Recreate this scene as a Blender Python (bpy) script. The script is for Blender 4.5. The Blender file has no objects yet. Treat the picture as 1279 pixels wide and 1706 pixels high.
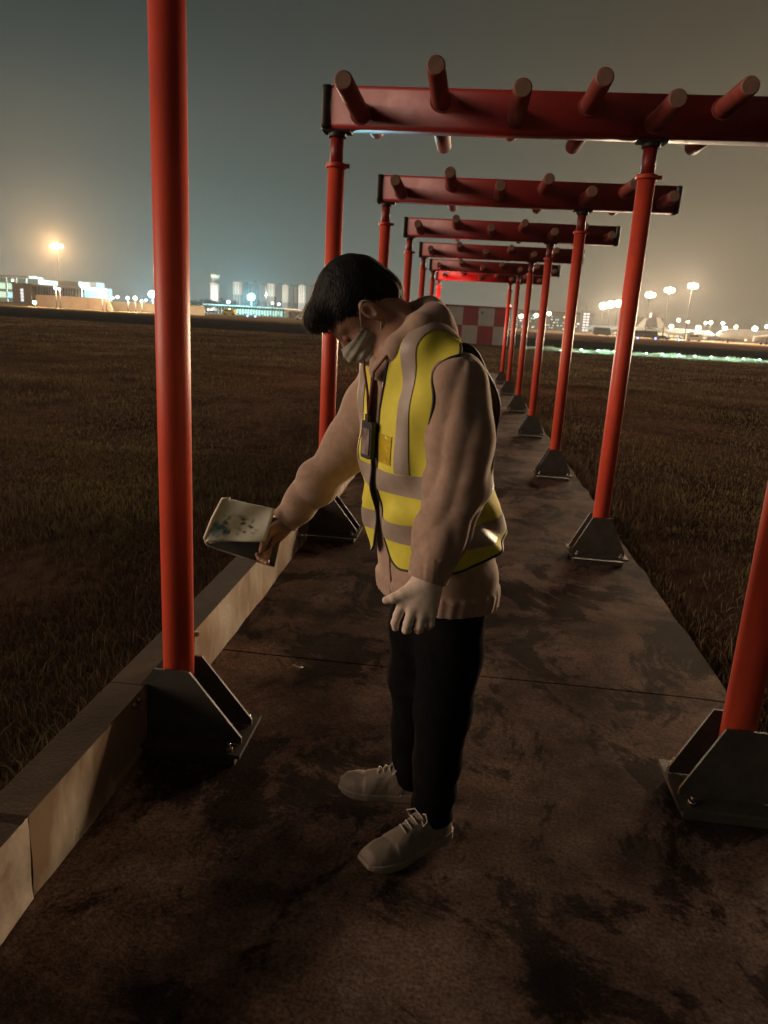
import bpy, bmesh, math, random
import numpy as np
from mathutils import Vector, Matrix

sc = bpy.context.scene
COL = sc.collection
R = math.radians
random.seed(7)
rng = np.random.default_rng(11)

# ------------------------------------------------------------------ camera
PIT, ROL, YAW = 0.257495, 0.0568862, 0.0991608
CAM_H = 1.5
FPX = 1216.27                       # focal length in pixels of the 1279 x 1706 photograph
_f = np.array([-math.sin(YAW), math.cos(YAW), 0.0]); _r = np.array([math.cos(YAW), math.sin(YAW), 0.0]); _u = np.array([0, 0, 1.0])
CF = _f * math.cos(PIT) - _u * math.sin(PIT); _u2 = _u * math.cos(PIT) + _f * math.sin(PIT)
CR = _r * math.cos(ROL) + _u2 * math.sin(ROL); CU = _u2 * math.cos(ROL) - _r * math.sin(ROL)
cam = bpy.data.objects.new('camera', bpy.data.cameras.new('camera')); COL.objects.link(cam)
cam.matrix_world = Matrix(((CR[0], CU[0], -CF[0], 0), (CR[1], CU[1], -CF[1], 0), (CR[2], CU[2], -CF[2], CAM_H), (0, 0, 0, 1)))
cam.data.sensor_fit = 'VERTICAL'; cam.data.sensor_height = 24.0; cam.data.lens = FPX / 1706 * 24.0
cam.data.clip_start = 0.05; cam.data.clip_end = 9000
cam.data.dof.use_dof = True; cam.data.dof.focus_distance = 2.1; cam.data.dof.aperture_fstop = 4.2
sc.camera = cam


def at(x, y, Y):
    """Point on the vertical plane at depth Y seen at pixel (x, y) of the photograph."""
    d = CF + CR * (x - 639.5) / FPX - CU * (y - 853) / FPX
    return np.array([0, 0, CAM_H]) + d * (Y / d[1])


# ------------------------------------------------------------------ world: light-polluted night sky
w = bpy.data.worlds.new("World"); sc.world = w; w.use_nodes = True
nt = w.node_tree; nt.nodes.clear()


def nd(t, typ, **kw):
    n = t.nodes.new(typ)
    for k, v in kw.items():
        if k.startswith('i_'):
            n.inputs[k[2:].replace('_', ' ')].default_value = v
        else:
            setattr(n, k, v)
    return n


def ramp(n, stops):
    e = n.color_ramp.elements
    while len(e) < len(stops):
        e.new(0.5)
    for s, (p, c) in zip(e, stops):
        s.position = p; s.color = (c, c, c, 1) if isinstance(c, (int, float)) else (*c, 1)
    return n


L = nt.links.new
tc = nd(nt, 'ShaderNodeTexCoord')
sep = nd(nt, 'ShaderNodeSeparateXYZ'); L(tc.outputs['Generated'], sep.inputs[0])
rl = ramp(nd(nt, 'ShaderNodeValToRGB'), [(0.0, (.088, .150, .152)), (.07, (.060, .110, .113)), (.16, (.030, .060, .063)), (.32, (.014, .030, .032)), (.6, (.013, .018, .018)), (1, (.010, .013, .013))])
rr = ramp(nd(nt, 'ShaderNodeValToRGB'), [(0.0, (.130, .113, .070)), (.07, (.098, .088, .055)), (.16, (.056, .053, .034)), (.32, (.031, .029, .019)), (.6, (.018, .016, .012)), (1, (.012, .011, .009))])
L(sep.outputs['Z'], rl.inputs[0]); L(sep.outputs['Z'], rr.inputs[0])
mr = nd(nt, 'ShaderNodeMapRange', interpolation_type='SMOOTHSTEP'); mr.inputs[1].default_value = -.45; mr.inputs[2].default_value = .35
L(sep.outputs['X'], mr.inputs[0])
mb = nd(nt, 'ShaderNodeMapRange', interpolation_type='SMOOTHSTEP'); mb.inputs[1].default_value = -.6; mb.inputs[2].default_value = .25; mb.inputs[3].default_value = .9; mb.inputs[4].default_value = 1.0
L(sep.outputs['Y'], mb.inputs[0])
mx = nd(nt, 'ShaderNodeMix', data_type='RGBA'); L(mr.outputs[0], mx.inputs['Factor']); L(rl.outputs[0], mx.inputs['A']); L(rr.outputs[0], mx.inputs['B'])
bg = nd(nt, 'ShaderNodeBackground'); L(mb.outputs[0], bg.inputs['Strength'])     # the sky is dimmer away from the airport
L(mx.outputs['Result'], bg.inputs['Color'])
ow = nd(nt, 'ShaderNodeOutputWorld'); L(bg.outputs[0], ow.inputs['Surface'])

# ------------------------------------------------------------------ the one directional lamp: floodlit apron out of frame on the left
SUN_AZ, SUN_EL = R(-103), R(8)       # azimuth from +Y (negative = left), elevation
sd = Vector((math.sin(SUN_AZ) * math.cos(SUN_EL), math.cos(SUN_AZ) * math.cos(SUN_EL), math.sin(SUN_EL)))
sun = bpy.data.objects.new('sun', bpy.data.lights.new('sun', 'SUN')); COL.objects.link(sun)
sun.rotation_euler = sd.to_track_quat('Z', 'Y').to_euler()
sun.data.energy = 3.0; sun.data.angle = R(36); sun.data.color = (1.0, .74, .55)

sc.view_settings.view_transform = 'Standard'; sc.view_settings.look = 'None'
sc.view_settings.exposure = 0.0; sc.view_settings.gamma = 1.0
sc.render.engine = 'CYCLES'
sc.cycles.use_denoising = True
sc.cycles.volume_bounces = 0; sc.cycles.max_bounces = 6; sc.cycles.diffuse_bounces = 3; sc.cycles.glossy_bounces = 3
sc.cycles.sample_clamp_indirect = 4.0


# ------------------------------------------------------------------ materials
def mat(name, c1, c2=None, scale=6.0, rough=.6, metal=0.0, bump=0.0, bscale=60.0, detail=5.0, emit=0.0, ecol=None, spec=.5, stretch=None, rvar=0.0, sheen=0.0, coat=0.0, lo=.35, hi=.65):
    m = bpy.data.materials.new(name); m.use_nodes = True
    t = m.node_tree; b = t.nodes['Principled BSDF']; l = t.links.new
    b.inputs['Base Color'].default_value = (*c1, 1); b.inputs['Roughness'].default_value = rough; b.inputs['Metallic'].default_value = metal
    b.inputs['Specular IOR Level'].default_value = spec
    if sheen: b.inputs['Sheen Weight'].default_value = sheen; b.inputs['Sheen Roughness'].default_value = .5
    if coat: b.inputs['Coat Weight'].default_value = coat; b.inputs['Coat Roughness'].default_value = .08
    tcn = nd(t, 'ShaderNodeTexCoord'); mp = nd(t, 'ShaderNodeMapping'); l(tcn.outputs['Object'], mp.inputs[0])
    if stretch: mp.inputs['Scale'].default_value = stretch
    if c2 is not None:
        nz = nd(t, 'ShaderNodeTexNoise'); nz.inputs['Scale'].default_value = scale; nz.inputs['Detail'].default_value = detail; nz.inputs['Roughness'].default_value = .62
        l(mp.outputs[0], nz.inputs['Vector'])
        rp = ramp(nd(t, 'ShaderNodeValToRGB'), [(lo, c1), (hi, c2)]); l(nz.outputs[0], rp.inputs[0]); l(rp.outputs[0], b.inputs['Base Color'])
        if rvar:
            m2 = nd(t, 'ShaderNodeMapRange'); m2.inputs[1].default_value = .3; m2.inputs[2].default_value = .7
            m2.inputs[3].default_value = rough - rvar; m2.inputs[4].default_value = rough + rvar
            l(nz.outputs[0], m2.inputs[0]); l(m2.outputs[0], b.inputs['Roughness'])
    if bump:
        nb = nd(t, 'ShaderNodeTexNoise'); nb.inputs['Scale'].default_value = bscale; nb.inputs['Detail'].default_value = 6
        l(mp.outputs[0], nb.inputs['Vector'])
        bp = nd(t, 'ShaderNodeBump'); bp.inputs['Strength'].default_value = bump; bp.inputs['Distance'].default_value = .01
        l(nb.outputs[0], bp.inputs['Height']); l(bp.outputs[0], b.inputs['Normal'])
    if emit:
        b.inputs['Emission Color'].default_value = (*(ecol or c1), 1); b.inputs['Emission Strength'].default_value = emit
    return m


M = {}
M['red'] = mat('red_paint', (.76, .092, .042), (.50, .055, .030), 5, .46, bump=.08, bscale=200, rvar=.10, stretch=(1, 1, .35), spec=.4)
M['red_beam'] = mat('red_fibreglass', (.28, .019, .015), (.20, .014, .012), 5, .45, bump=.10, bscale=140, rvar=.08)
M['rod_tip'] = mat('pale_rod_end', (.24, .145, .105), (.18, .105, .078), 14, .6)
M['rod'] = mat('brown_red_rod', (.26, .05, .037), (.19, .036, .028), 14, .55, bump=.10, bscale=160)
M['black'] = mat('black_plastic', (.012, .012, .012), (.02, .02, .019), 20, .5)
M['plate'] = mat('dark_steel', (.070, .060, .047), (.045, .038, .030), 12, .62, .15, bump=.1, bscale=120, rvar=.08)
M['bolt'] = mat('zinc_bolt', (.42, .36, .30), None, rough=.3, metal=1)
M['galv'] = mat('galvanised_sheet', (.84, .74, .62), (.36, .25, .175), 2.6, .32, .55, bump=.03, bscale=40, rvar=.12, stretch=(1, 1, .35), lo=.42, hi=.58)
M['galv_patch'] = mat('weathered_sheet', (.62, .53, .45), (.30, .23, .18), 7, .5, .5, bump=.1, bscale=60)
M['trunk_top'] = mat('dusty_metal_top', (.085, .062, .046), (.055, .040, .030), 6, .85, 0, bump=.1, bscale=80, spec=.1)


# ------------------------------------------------------------------ mesh helpers
class MB:
    def __init__(s): s.v = []; s.f = []; s.sm = []

    def add(s, vs, fs, smooth=False):
        o = len(s.v); s.v += [tuple(map(float, p)) for p in vs]
        for f in fs: s.f.append(tuple(i + o for i in f)); s.sm.append(smooth)
        return s

    def box(s, c, d, rz=0.0):
        x, y, z = d[0] / 2, d[1] / 2, d[2] / 2; ca, sa = math.cos(rz), math.sin(rz)
        vs = [(c[0] + a * x * ca - b * y * sa, c[1] + a * x * sa + b * y * ca, c[2] + e * z) for e in (-1, 1) for a, b in ((-1, -1), (1, -1), (1, 1), (-1, 1))]
        return s.add(vs, [(3, 2, 1, 0), (4, 5, 6, 7), (0, 1, 5, 4), (1, 2, 6, 5), (2, 3, 7, 6), (3, 0, 4, 7)])

    def prism(s, poly, axis, a, b):
        """poly: 2-D outline; extruded along axis from a to b."""
        def P(p, t):
            return {'x': (t, p[0], p[1]), 'y': (p[0], t, p[1]), 'z': (p[0], p[1], t)}[axis]
        n = len(poly)
        vs = [P(p, a) for p in poly] + [P(p, b) for p in poly]
        return s.add(vs, [tuple(range(n))[::-1], tuple(range(n, 2 * n))] + [(i, (i + 1) % n, n + (i + 1) % n, n + i) for i in range(n)])

    def rings(s, rings, cap=True, smooth=True):
        n = len(rings[0]); o = len(s.v)
        for r in rings: s.v += [tuple(map(float, p)) for p in r]
        for k in range(len(rings) - 1):
            for i in range(n):
                s.f.append((o + k * n + i, o + k * n + (i + 1) % n, o + (k + 1) * n + (i + 1) % n, o + (k + 1) * n + i)); s.sm.append(smooth)
        if cap:
            s.f.append(tuple(o + i for i in range(n))[::-1]); s.sm.append(False)
            e = o + (len(rings) - 1) * n
            s.f.append(tuple(e + i for i in range(n))); s.sm.append(False)
        return s

    def tube(s, pts, r, n=12, cap=True):
        pts = [np.array(p, float) for p in pts]
        rr_ = [r] * len(pts) if np.isscalar(r) else list(r)
        out = []; prev = None
        for i, p in enumerate(pts):
            t = pts[min(i + 1, len(pts) - 1)] - pts[max(i - 1, 0)]
            t = t / (np.linalg.norm(t) + 1e-12)
            if prev is None:
                a = np.array([0, 0, 1.0]) if abs(t[2]) < .9 else np.array([1.0, 0, 0])
                x = np.cross(a, t)
            else:
                x = prev - t * (prev @ t)
            x = x / (np.linalg.norm(x) + 1e-12); prev = x; y = np.cross(t, x)
            out.append([p + rr_[i] * (x * math.cos(2 * math.pi * k / n) + y * math.sin(2 * math.pi * k / n)) for k in range(n)])
        return s.rings(out, cap)

    def cyl(s, a, b, r1, r2=None, n=20, bev=0.0):
        a = np.array(a, float); b = np.array(b, float); r2 = r1 if r2 is None else r2
        if bev:
            t = (b - a) / np.linalg.norm(b - a)
            return s.tube([a, a + t * bev * .3, a + t * bev, b - t * bev, b - t * bev * .3, b], [r1 - bev, r1 - bev * .3, r1, r2, r2 - bev * .3, r2 - bev], n)
        return s.tube([a, b], [r1, r2], n)

    def ball(s, c, r, n=10, m=6):
        r = (r, r, r) if np.isscalar(r) else r
        rings = [[(c[0] + r[0] * math.sin(t) * math.cos(2 * math.pi * k / n), c[1] + r[1] * math.sin(t) * math.sin(2 * math.pi * k / n), c[2] - r[2] * math.cos(t)) for k in range(n)]
                 for t in [max(.02, min(math.pi - .02, math.pi * j / m)) for j in range(m + 1)]]
        return s.rings(rings)

    def build(s, name, m, parent=None):
        me = bpy.data.meshes.new(name); me.from_pydata(s.v, [], s.f)
        me.polygons.foreach_set('use_smooth', s.sm); me.update()
        if m is not None: me.materials.append(m)
        o = bpy.data.objects.new(name, me); COL.objects.link(o)
        if parent is not None: o.parent = parent
        return o


def tag(o, label=None, cat=None, group=None, kind=None):
    if label: o['label'] = label
    if cat: o['category'] = cat
    if group: o['group'] = group
    if kind: o['kind'] = kind
    return o


def empty(name, loc, label, cat, group=None):
    o = bpy.data.objects.new(name, None); COL.objects.link(o); o.location = loc
    o.empty_display_size = .1
    return tag(o, label, cat, group)


def copy_tree(o, parent=None):
    c = o.copy(); COL.objects.link(c); c.parent = parent
    for ch in list(o.children): copy_tree(ch, c)
    return c


def raw_mesh(name, v, f, m, parent=None, smooth=True):
    me = bpy.data.meshes.new(name)
    me.from_pydata([tuple(p) for p in np.asarray(v, float).tolist()], [], [tuple(x) for x in f]); me.update()
    if smooth: me.polygons.foreach_set('use_smooth', [True] * len(me.polygons))
    if m is not None: me.materials.append(m)
    o = bpy.data.objects.new(name, me); COL.objects.link(o)
    if parent is not None: o.parent = parent
    return o


def rrect(hx, hz, r, n=4, cx=0.0, cz=0.0):
    out = []
    for sx, sz, a0 in ((1, 1, 0), (-1, 1, 90), (-1, -1, 180), (1, -1, 270)):
        for k in range(n + 1):
            a = R(a0 + 90 * k / n); out.append((cx + sx * (hx - r) + r * math.cos(a), cz + sz * (hz - r) + r * math.sin(a)))
    return out



# ================================================================== SETTING
def ground_mat(name, cols, s1, s2, bump, bscale, stretch=(1, 1, 1), rough=.9, stain=False):
    m = bpy.data.materials.new(name); m.use_nodes = True; t = m.node_tree; b = t.nodes['Principled BSDF']; l = t.links.new
    tcn = nd(t, 'ShaderNodeTexCoord'); mp = nd(t, 'ShaderNodeMapping'); mp.inputs['Scale'].default_value = stretch; l(tcn.outputs['Object'], mp.inputs[0])
    n1 = nd(t, 'ShaderNodeTexNoise'); n1.inputs['Scale'].default_value = s1; n1.inputs['Detail'].default_value = 8; n1.inputs['Roughness'].default_value = .65
    n2 = nd(t, 'ShaderNodeTexNoise'); n2.inputs['Scale'].default_value = s2; n2.inputs['Detail'].default_value = 8; n2.inputs['Roughness'].default_value = .7
    l(mp.outputs[0], n1.inputs['Vector']); l(mp.outputs[0], n2.inputs['Vector'])
    r1 = ramp(nd(t, 'ShaderNodeValToRGB'), [(.36, cols[0]), (.5, cols[1]), (.64, cols[2])]); l(n1.outputs[0], r1.inputs[0])
    r2 = ramp(nd(t, 'ShaderNodeValToRGB'), [(.3, .45), (.7, 1.35)]); l(n2.outputs[0], r2.inputs[0])
    mm = nd(t, 'ShaderNodeMix', data_type='RGBA', blend_type='MULTIPLY'); mm.inputs['Factor'].default_value = 1
    l(r1.outputs[0], mm.inputs['A']); l(r2.outputs[0], mm.inputs['B']); l(mm.outputs['Result'], b.inputs['Base Color'])
    if stain:      # ragged dark oil and mud stains plus fine grit
        n3 = nd(t, 'ShaderNodeTexNoise'); n3.inputs['Scale'].default_value = 2.1; n3.inputs['Detail'].default_value = 10; n3.inputs['Roughness'].default_value = .74; n3.inputs['Distortion'].default_value = .6
        mp3 = nd(t, 'ShaderNodeMapping'); mp3.inputs['Location'].default_value = (3.3, 7.15, 0); mp3.inputs['Scale'].default_value = (1, .8, 1); l(tcn.outputs['Object'], mp3.inputs[0]); l(mp3.outputs[0], n3.inputs['Vector'])
        r3 = ramp(nd(t, 'ShaderNodeValToRGB'), [(.505, 1.0), (.555, .25)]); l(n3.outputs[0], r3.inputs[0])
        n4 = nd(t, 'ShaderNodeTexNoise'); n4.inputs['Scale'].default_value = 95; n4.inputs['Detail'].default_value = 4; l(tcn.outputs['Object'], n4.inputs['Vector'])
        r4 = ramp(nd(t, 'ShaderNodeValToRGB'), [(.3, .55), (.7, 1.45)]); l(n4.outputs[0], r4.inputs[0])
        m3 = nd(t, 'ShaderNodeMix', data_type='RGBA', blend_type='MULTIPLY'); m3.inputs['Factor'].default_value = 1; l(mm.outputs['Result'], m3.inputs['A']); l(r3.outputs[0], m3.inputs['B'])
        m4 = nd(t, 'ShaderNodeMix', data_type='RGBA', blend_type='MULTIPLY'); m4.inputs['Factor'].default_value = 1; l(m3.outputs['Result'], m4.inputs['A']); l(r4.outputs[0], m4.inputs['B'])
        l(m4.outputs['Result'], b.inputs['Base Color'])
    b.inputs['Roughness'].default_value = rough; b.inputs['Specular IOR Level'].default_value = .06 if stain else 0.0
    nb = nd(t, 'ShaderNodeTexNoise'); nb.inputs['Scale'].default_value = bscale; nb.inputs['Detail'].default_value = 8; l(mp.outputs[0], nb.inputs['Vector'])
    bp = nd(t, 'ShaderNodeBump'); bp.inputs['Strength'].default_value = bump; bp.inputs['Distance'].default_value = .02
    l(nb.outputs[0], bp.inputs['Height']); l(bp.outputs[0], b.inputs['Normal'])
    return m


M['soil'] = ground_mat('dry_turf', [(.042, .026, .019), (.095, .059, .043), (.16, .100, .072)], .4, 7.0, .5, 12, (1, .55, 1))
M['path'] = ground_mat('stained_concrete', [(.046, .030, .023), (.140, .091, .069), (.225, .152, .116)], 1.3, 4.5, .10, 160, stain=True)
M['road'] = ground_mat('taxiway_asphalt', [(.022, .024, .024), (.028, .030, .029), (.036, .036, .034)], .02, .5, .2, 20)
M['apron'] = ground_mat('apron_concrete', [(.20, .15, .10), (.25, .19, .125), (.30, .225, .15)], .01, .1, .1, 5)

GZ = -.09
MB().prism([(-2600, -300), (2600, -300), (2600, 3200), (-2600, 3200)], 'z', GZ - .5, GZ).build('ground', M['soil']); tag(bpy.data.objects['ground'], kind='structure')
g = MB(); g.prism([(-700, 63), (700, 63), (700, 122), (-700, 122)], 'z', GZ - .3, GZ + .02); tag(g.build('taxiway', M['road']), kind='structure')
g = MB(); g.prism([(60, 265), (1200, 265), (1200, 900), (20, 900), (20, 330)], 'z', GZ - .3, GZ + .03); tag(g.build('apron', M['apron']), kind='structure')
M['verge'] = ground_mat('pale_verge', [(.15, .108, .06), (.20, .145, .082), (.25, .18, .105)], .03, .6, .3, 6)
g = MB(); g.prism([(-700, 142), (10, 142), (10, 300), (-700, 300)], 'z', GZ - .3, GZ + .012); tag(g.build('verge_ground', M['verge']), kind='structure')

# concrete path in slabs, with worn rims and open joints
g = MB()
ys = [-1.6, 2.985, 6.95, 10.9, 14.8, 18.7, 24.5]
PX0, PX1 = -1.13, 1.262
for a, b in zip(ys, ys[1:]):
    a += .006; b -= .006
    n = int((b - a) / .12); nx = 14
    # top surface with slight relief, skirt below; edges chipped
    vs = []; fs = []
    for i in range(n + 1):
        y = a + (b - a) * i / n
        for j in range(nx + 1):
            x = PX0 + (PX1 - PX0) * j / nx
            z = .004 * math.sin(x * 2.1 + y * .7) * math.sin(y * 1.3 - x) - .003
            if j == nx:
                x += .012 * math.sin(y * 9.1) * math.sin(y * 3.7) + random.uniform(-.006, .004)
                z -= .004
            vs.append((x, y, z))
    for i in range(n):
        for j in range(nx):
            q = i * (nx + 1) + j; fs.append((q, q + 1, q + nx + 2, q + nx + 1))
    base = len(vs)
    rim = [j for j in range(nx + 1)] + [i * (nx + 1) + nx for i in range(1, n + 1)] + [n * (nx + 1) + j for j in range(nx - 1, -1, -1)] + [i * (nx + 1) for i in range(n - 1, 0, -1)]
    vs += [(vs[k][0], vs[k][1], -.2) for k in rim]
    for q in range(len(rim)):
        q2 = (q + 1) % len(rim)
        fs.append((rim[q], base + q, base + q2, rim[q2]))
    g.add(vs, fs)
tag(g.build('path', M['path']), kind='structure')
# a scrap of pale litter beside the joint
lit = at(492, 1139, 2.86)
g = MB(); rs = random.Random(3)
g.tube([(lit[0] - .03, 2.84, .008), (lit[0] - .01, 2.86, .014), (lit[0] + .012, 2.85, .010), (lit[0] + .03, 2.865, .012)], [.004, .010, .008, .003], 6)
tag(g.build('litter_scrap', mat('pale_scrap', (.5, .45, .38), rough=.7)), 'small pale scrap of litter lying on the path before the slab joint', 'litter')

# ------------------------------------------------------------------ cable duct along the left edge of the path
duct = empty('cable_duct', (-1.06, 2.2, 0), 'low galvanised metal cable duct running along the left edge of the path', 'cable duct')
edges = [-1.2, 1.475, 2.16, 2.62, 4.55, 6.9, 9.4, 12, 15, 18.2, 22]
for k, (a, b) in enumerate(zip(edges, edges[1:])):
    a2, b2 = a - 2.2 + .003, b - 2.2 - .003
    s = MB(); n = max(2, int((b2 - a2) / .25)); rsd = random.Random(k)
    n = max(3, int((b2 - a2) / .07)); zr = [0, .03, .07, .12, .17, .215, .2445]; m_ = len(zr)
    wob = lambda y, z: .0030 * math.sin(y * 5.3 + k * 2 + 1.5 * math.sin(z * 14 + k)) + .0022 * math.sin(y * 11.7 + z * 22 + k) + .0012 * math.sin(y * 27 - z * 35)
    vs = [(.060 + wob(a2 + (b2 - a2) * i / n, z) * min(1, (.2445 - z) * 20 + .15), a2 + (b2 - a2) * i / n, z) for i in range(n + 1) for z in zr]; fs = []
    for i in range(n):
        for j in range(m_ - 1): q = i * m_ + j; fs.append((q, q + m_, q + m_ + 1, q + 1))
    vs2 = [(p[0] - .004, p[1], p[2]) for p in vs]
    s.add(vs, fs, True); s.add(vs2, [f[::-1] for f in fs], True)
    s.build('side_panel', M['galv_patch'] if k == 0 else M['galv'], duct)
    t = MB()
    t.prism([(-.062, .244), (.0605, .246), (.0605, .249), (-.062, .248), (-.066, .244), (-.066, -.06), (-.062, -.06)], 'y', a2 - (.04 if k % 2 else 0), b2)
    t.build('cover', M['trunk_top'], duct)
    if k in (1, 2, 3, 4):
        for y in ([a2 - .1, b2 + .02] if k == 2 else [b2 - .06]):
            bb = MB(); bb.cyl((.060, y, .228), (.070, y, .228), .011, n=6); bb.cyl((.070, y, .228), (.075, y, .228), .006, n=8)
            bb.build('bolt', M['bolt'], duct)

# ------------------------------------------------------------------ grass: blades near the camera, one object
def blades(n, xr, yr, h, wd, avoid=True, lean=.5, clump=None):
    x = rng.uniform(*xr, n); y = yr[0] + (yr[1] - yr[0]) * rng.uniform(0, 1, n) ** 1.5
    keep = ~((x > -1.16) & (x < 1.275) & (y < 24.6))
    if clump is not None:
        v = np.sin(x * 1.7 + 1.3 * np.sin(y * .9)) * np.sin(y * 1.1 + np.sin(x * 2.3)) + .5 * np.sin(x * 4.1 + y * 2.3)
        keep &= (v + rng.normal(0, .35, n)) > clump
    x = x[keep]; y = y[keep]; n = len(x)
    patch = .75 + .45 * np.sin(x * .8 + np.sin(y * .6) * 2) * np.sin(y * .5 + 1)
    hh = h * rng.uniform(.35, 1.15, n) * np.clip(patch, .4, 1.3)
    a = rng.uniform(0, 2 * np.pi, n); le = rng.normal(0, lean, n) * hh; la = rng.uniform(0, 2 * np.pi, n)
    ww = wd * rng.uniform(.6, 1.3, n)
    dx = np.cos(a) * ww; dy = np.sin(a) * ww; lx = np.cos(la) * le; ly = np.sin(la) * le
    z0 = np.full(n, GZ)
    p = np.stack([np.stack([x - dx, y - dy, z0], -1), np.stack([x + dx, y + dy, z0], -1),
                  np.stack([x + dx * .7 + lx * .35, y + dy * .7 + ly * .35, z0 + hh * .6], -1), np.stack([x - dx * .7 + lx * .35, y - dy * .7 + ly * .35, z0 + hh * .6], -1),
                  np.stack([x + lx, y + ly, z0 + hh], -1)], 1)
    return p


def blade_object(name, chunks, m):
    p = np.concatenate(chunks); n = len(p)
    me = bpy.data.meshes.new(name); me.vertices.add(n * 5); me.vertices.foreach_set('co', p.reshape(-1))
    idx = (np.arange(n) * 5)[:, None]
    loops = np.concatenate([idx + np.array([[0, 1, 2, 3]]), idx + np.array([[3, 2, 4]])], 1).reshape(-1)
    me.loops.add(n * 7); me.loops.foreach_set('vertex_index', loops.astype(np.int32))
    me.polygons.add(n * 2)
    st = np.stack([np.arange(n) * 7, np.arange(n) * 7 + 4], 1).reshape(-1); me.polygons.foreach_set('loop_start', st.astype(np.int32))
    try: me.polygons.foreach_set('loop_total', np.tile([4, 3], n).astype(np.int32))
    except Exception: pass
    me.update(calc_edges=True); me.validate()
    me.materials.append(m); o = bpy.data.objects.new(name, me); COL.objects.link(o)
    return o


def grass_mat(name, stops):
    m = bpy.data.materials.new(name); m.use_nodes = True; t = m.node_tree; b = t.nodes['Principled BSDF']
    ge = nd(t, 'ShaderNodeNewGeometry'); tcn = nd(t, 'ShaderNodeTexCoord')
    n1 = nd(t, 'ShaderNodeTexNoise'); n1.inputs['Scale'].default_value = .45; n1.inputs['Detail'].default_value = 3; t.links.new(tcn.outputs['Object'], n1.inputs['Vector'])
    ad = nd(t, 'ShaderNodeMath', operation='MULTIPLY_ADD'); ad.inputs[1].default_value = .55; t.links.new(ge.outputs['Random Per Island'], ad.inputs[0])
    sc_ = nd(t, 'ShaderNodeMath', operation='MULTIPLY_ADD'); sc_.inputs[1].default_value = 1.3; sc_.inputs[2].default_value = -.42
    t.links.new(n1.outputs[0], sc_.inputs[0]); t.links.new(sc_.outputs[0], ad.inputs[2])
    rp = ramp(nd(t, 'ShaderNodeValToRGB'), stops); t.links.new(ad.outputs[0], rp.inputs[0]); t.links.new(rp.outputs[0], b.inputs['Base Color'])
    b.inputs['Roughness'].default_value = .75; b.inputs['Specular IOR Level'].default_value = 0.0
    tr_ = nd(t, 'ShaderNodeBsdfTranslucent'); t.links.new(rp.outputs[0], tr_.inputs['Color']); ms = nd(t, 'ShaderNodeMixShader'); ms.inputs[0].default_value = .45
    t.links.new(b.outputs[0], ms.inputs[1]); t.links.new(tr_.outputs[0], ms.inputs[2]); t.links.new(ms.outputs[0], t.nodes['Material Output'].inputs['Surface'])
    return m


M['grass'] = grass_mat('dry_grass_blades', [(0, (.034, .020, .013)), (.3, (.058, .037, .026)), (.55, (.105, .070, .046)), (.8, (.112, .104, .042)), (1, (.24, .17, .085))])
ch = [blades(130000, (-6, -1.15), (1.0, 8), .085, .0022, clump=-1.1, lean=.8), blades(9000, (-7, -1.2), (1.2, 9), .13, .0022, clump=.35, lean=.6),
      blades(150000, (-22, -1.15), (6, 26), .09, .0040, clump=-1.1, lean=.8), blades(100000, (-50, 6), (22, 62), .11, .010, clump=-1.0, lean=.8),
      blades(80000, (1.26, 7), (1.2, 8), .09, .0024, clump=-1.1, lean=.8), blades(20000, (1.26, 8), (3.5, 11), .17, .0030, clump=.15),
      blades(120000, (1.26, 22), (6, 26), .10, .0040, clump=-1.1, lean=.8), blades(80000, (3, 45), (22, 62), .11, .010, clump=-1.0, lean=.8),
      blades(6000, (1.27, 1.5), (1.0, 24), .10, .0028, lean=.8), blades(6000, (-1.4, -1.15), (1.2, 24), .11, .0028, lean=.8)]
tag(blade_object('grass', ch, M['grass']), kind='stuff')

# ------------------------------------------------------------------ pale grass lit by a row of low green lamps beyond the shelter
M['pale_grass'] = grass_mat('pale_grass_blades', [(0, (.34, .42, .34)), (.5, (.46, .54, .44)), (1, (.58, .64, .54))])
P = []
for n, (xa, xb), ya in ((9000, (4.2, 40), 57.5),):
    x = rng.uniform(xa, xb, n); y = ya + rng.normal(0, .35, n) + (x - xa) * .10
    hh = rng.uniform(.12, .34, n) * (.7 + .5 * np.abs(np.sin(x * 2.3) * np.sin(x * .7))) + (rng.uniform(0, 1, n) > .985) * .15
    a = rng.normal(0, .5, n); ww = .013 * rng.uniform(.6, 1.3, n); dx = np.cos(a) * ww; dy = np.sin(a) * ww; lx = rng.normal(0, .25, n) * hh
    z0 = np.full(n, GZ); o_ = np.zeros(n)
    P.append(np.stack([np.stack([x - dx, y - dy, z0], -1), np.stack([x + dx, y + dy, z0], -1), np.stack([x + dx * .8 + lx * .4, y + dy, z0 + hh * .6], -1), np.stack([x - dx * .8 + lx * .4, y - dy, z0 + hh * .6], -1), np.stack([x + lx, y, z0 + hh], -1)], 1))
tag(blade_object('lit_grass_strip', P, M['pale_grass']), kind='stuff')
M['green_lens'] = mat('green_lens', (.35, .9, .6), emit=4, ecol=(.55, 1, .78))
lampg = empty('ground_lamp', (7.2, 56.8, GZ), 'low green ground lamp standing in the pale grass strip', 'ground lamp', 'low green lamps along the lit grass strip')
s = MB(); s.cyl((0, 0, 0), (0, 0, .16), .03, n=8); s.cyl((0, 0, .16), (0, 0, .18), .07, .08, n=10); s.build('stand', M['black'], lampg)
s = MB(); s.ball((0, 0, .22), (.07, .07, .055)); s.build('lens', M['green_lens'], lampg)
pl = bpy.data.objects.new('lamp_light', bpy.data.lights.new('ground_lamp_light', 'POINT')); COL.objects.link(pl); pl.parent = lampg
pl.location = (0, -.15, .32); pl.data.energy = 70; pl.data.color = (.60, 1, .78); pl.data.shadow_soft_size = .05
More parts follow.
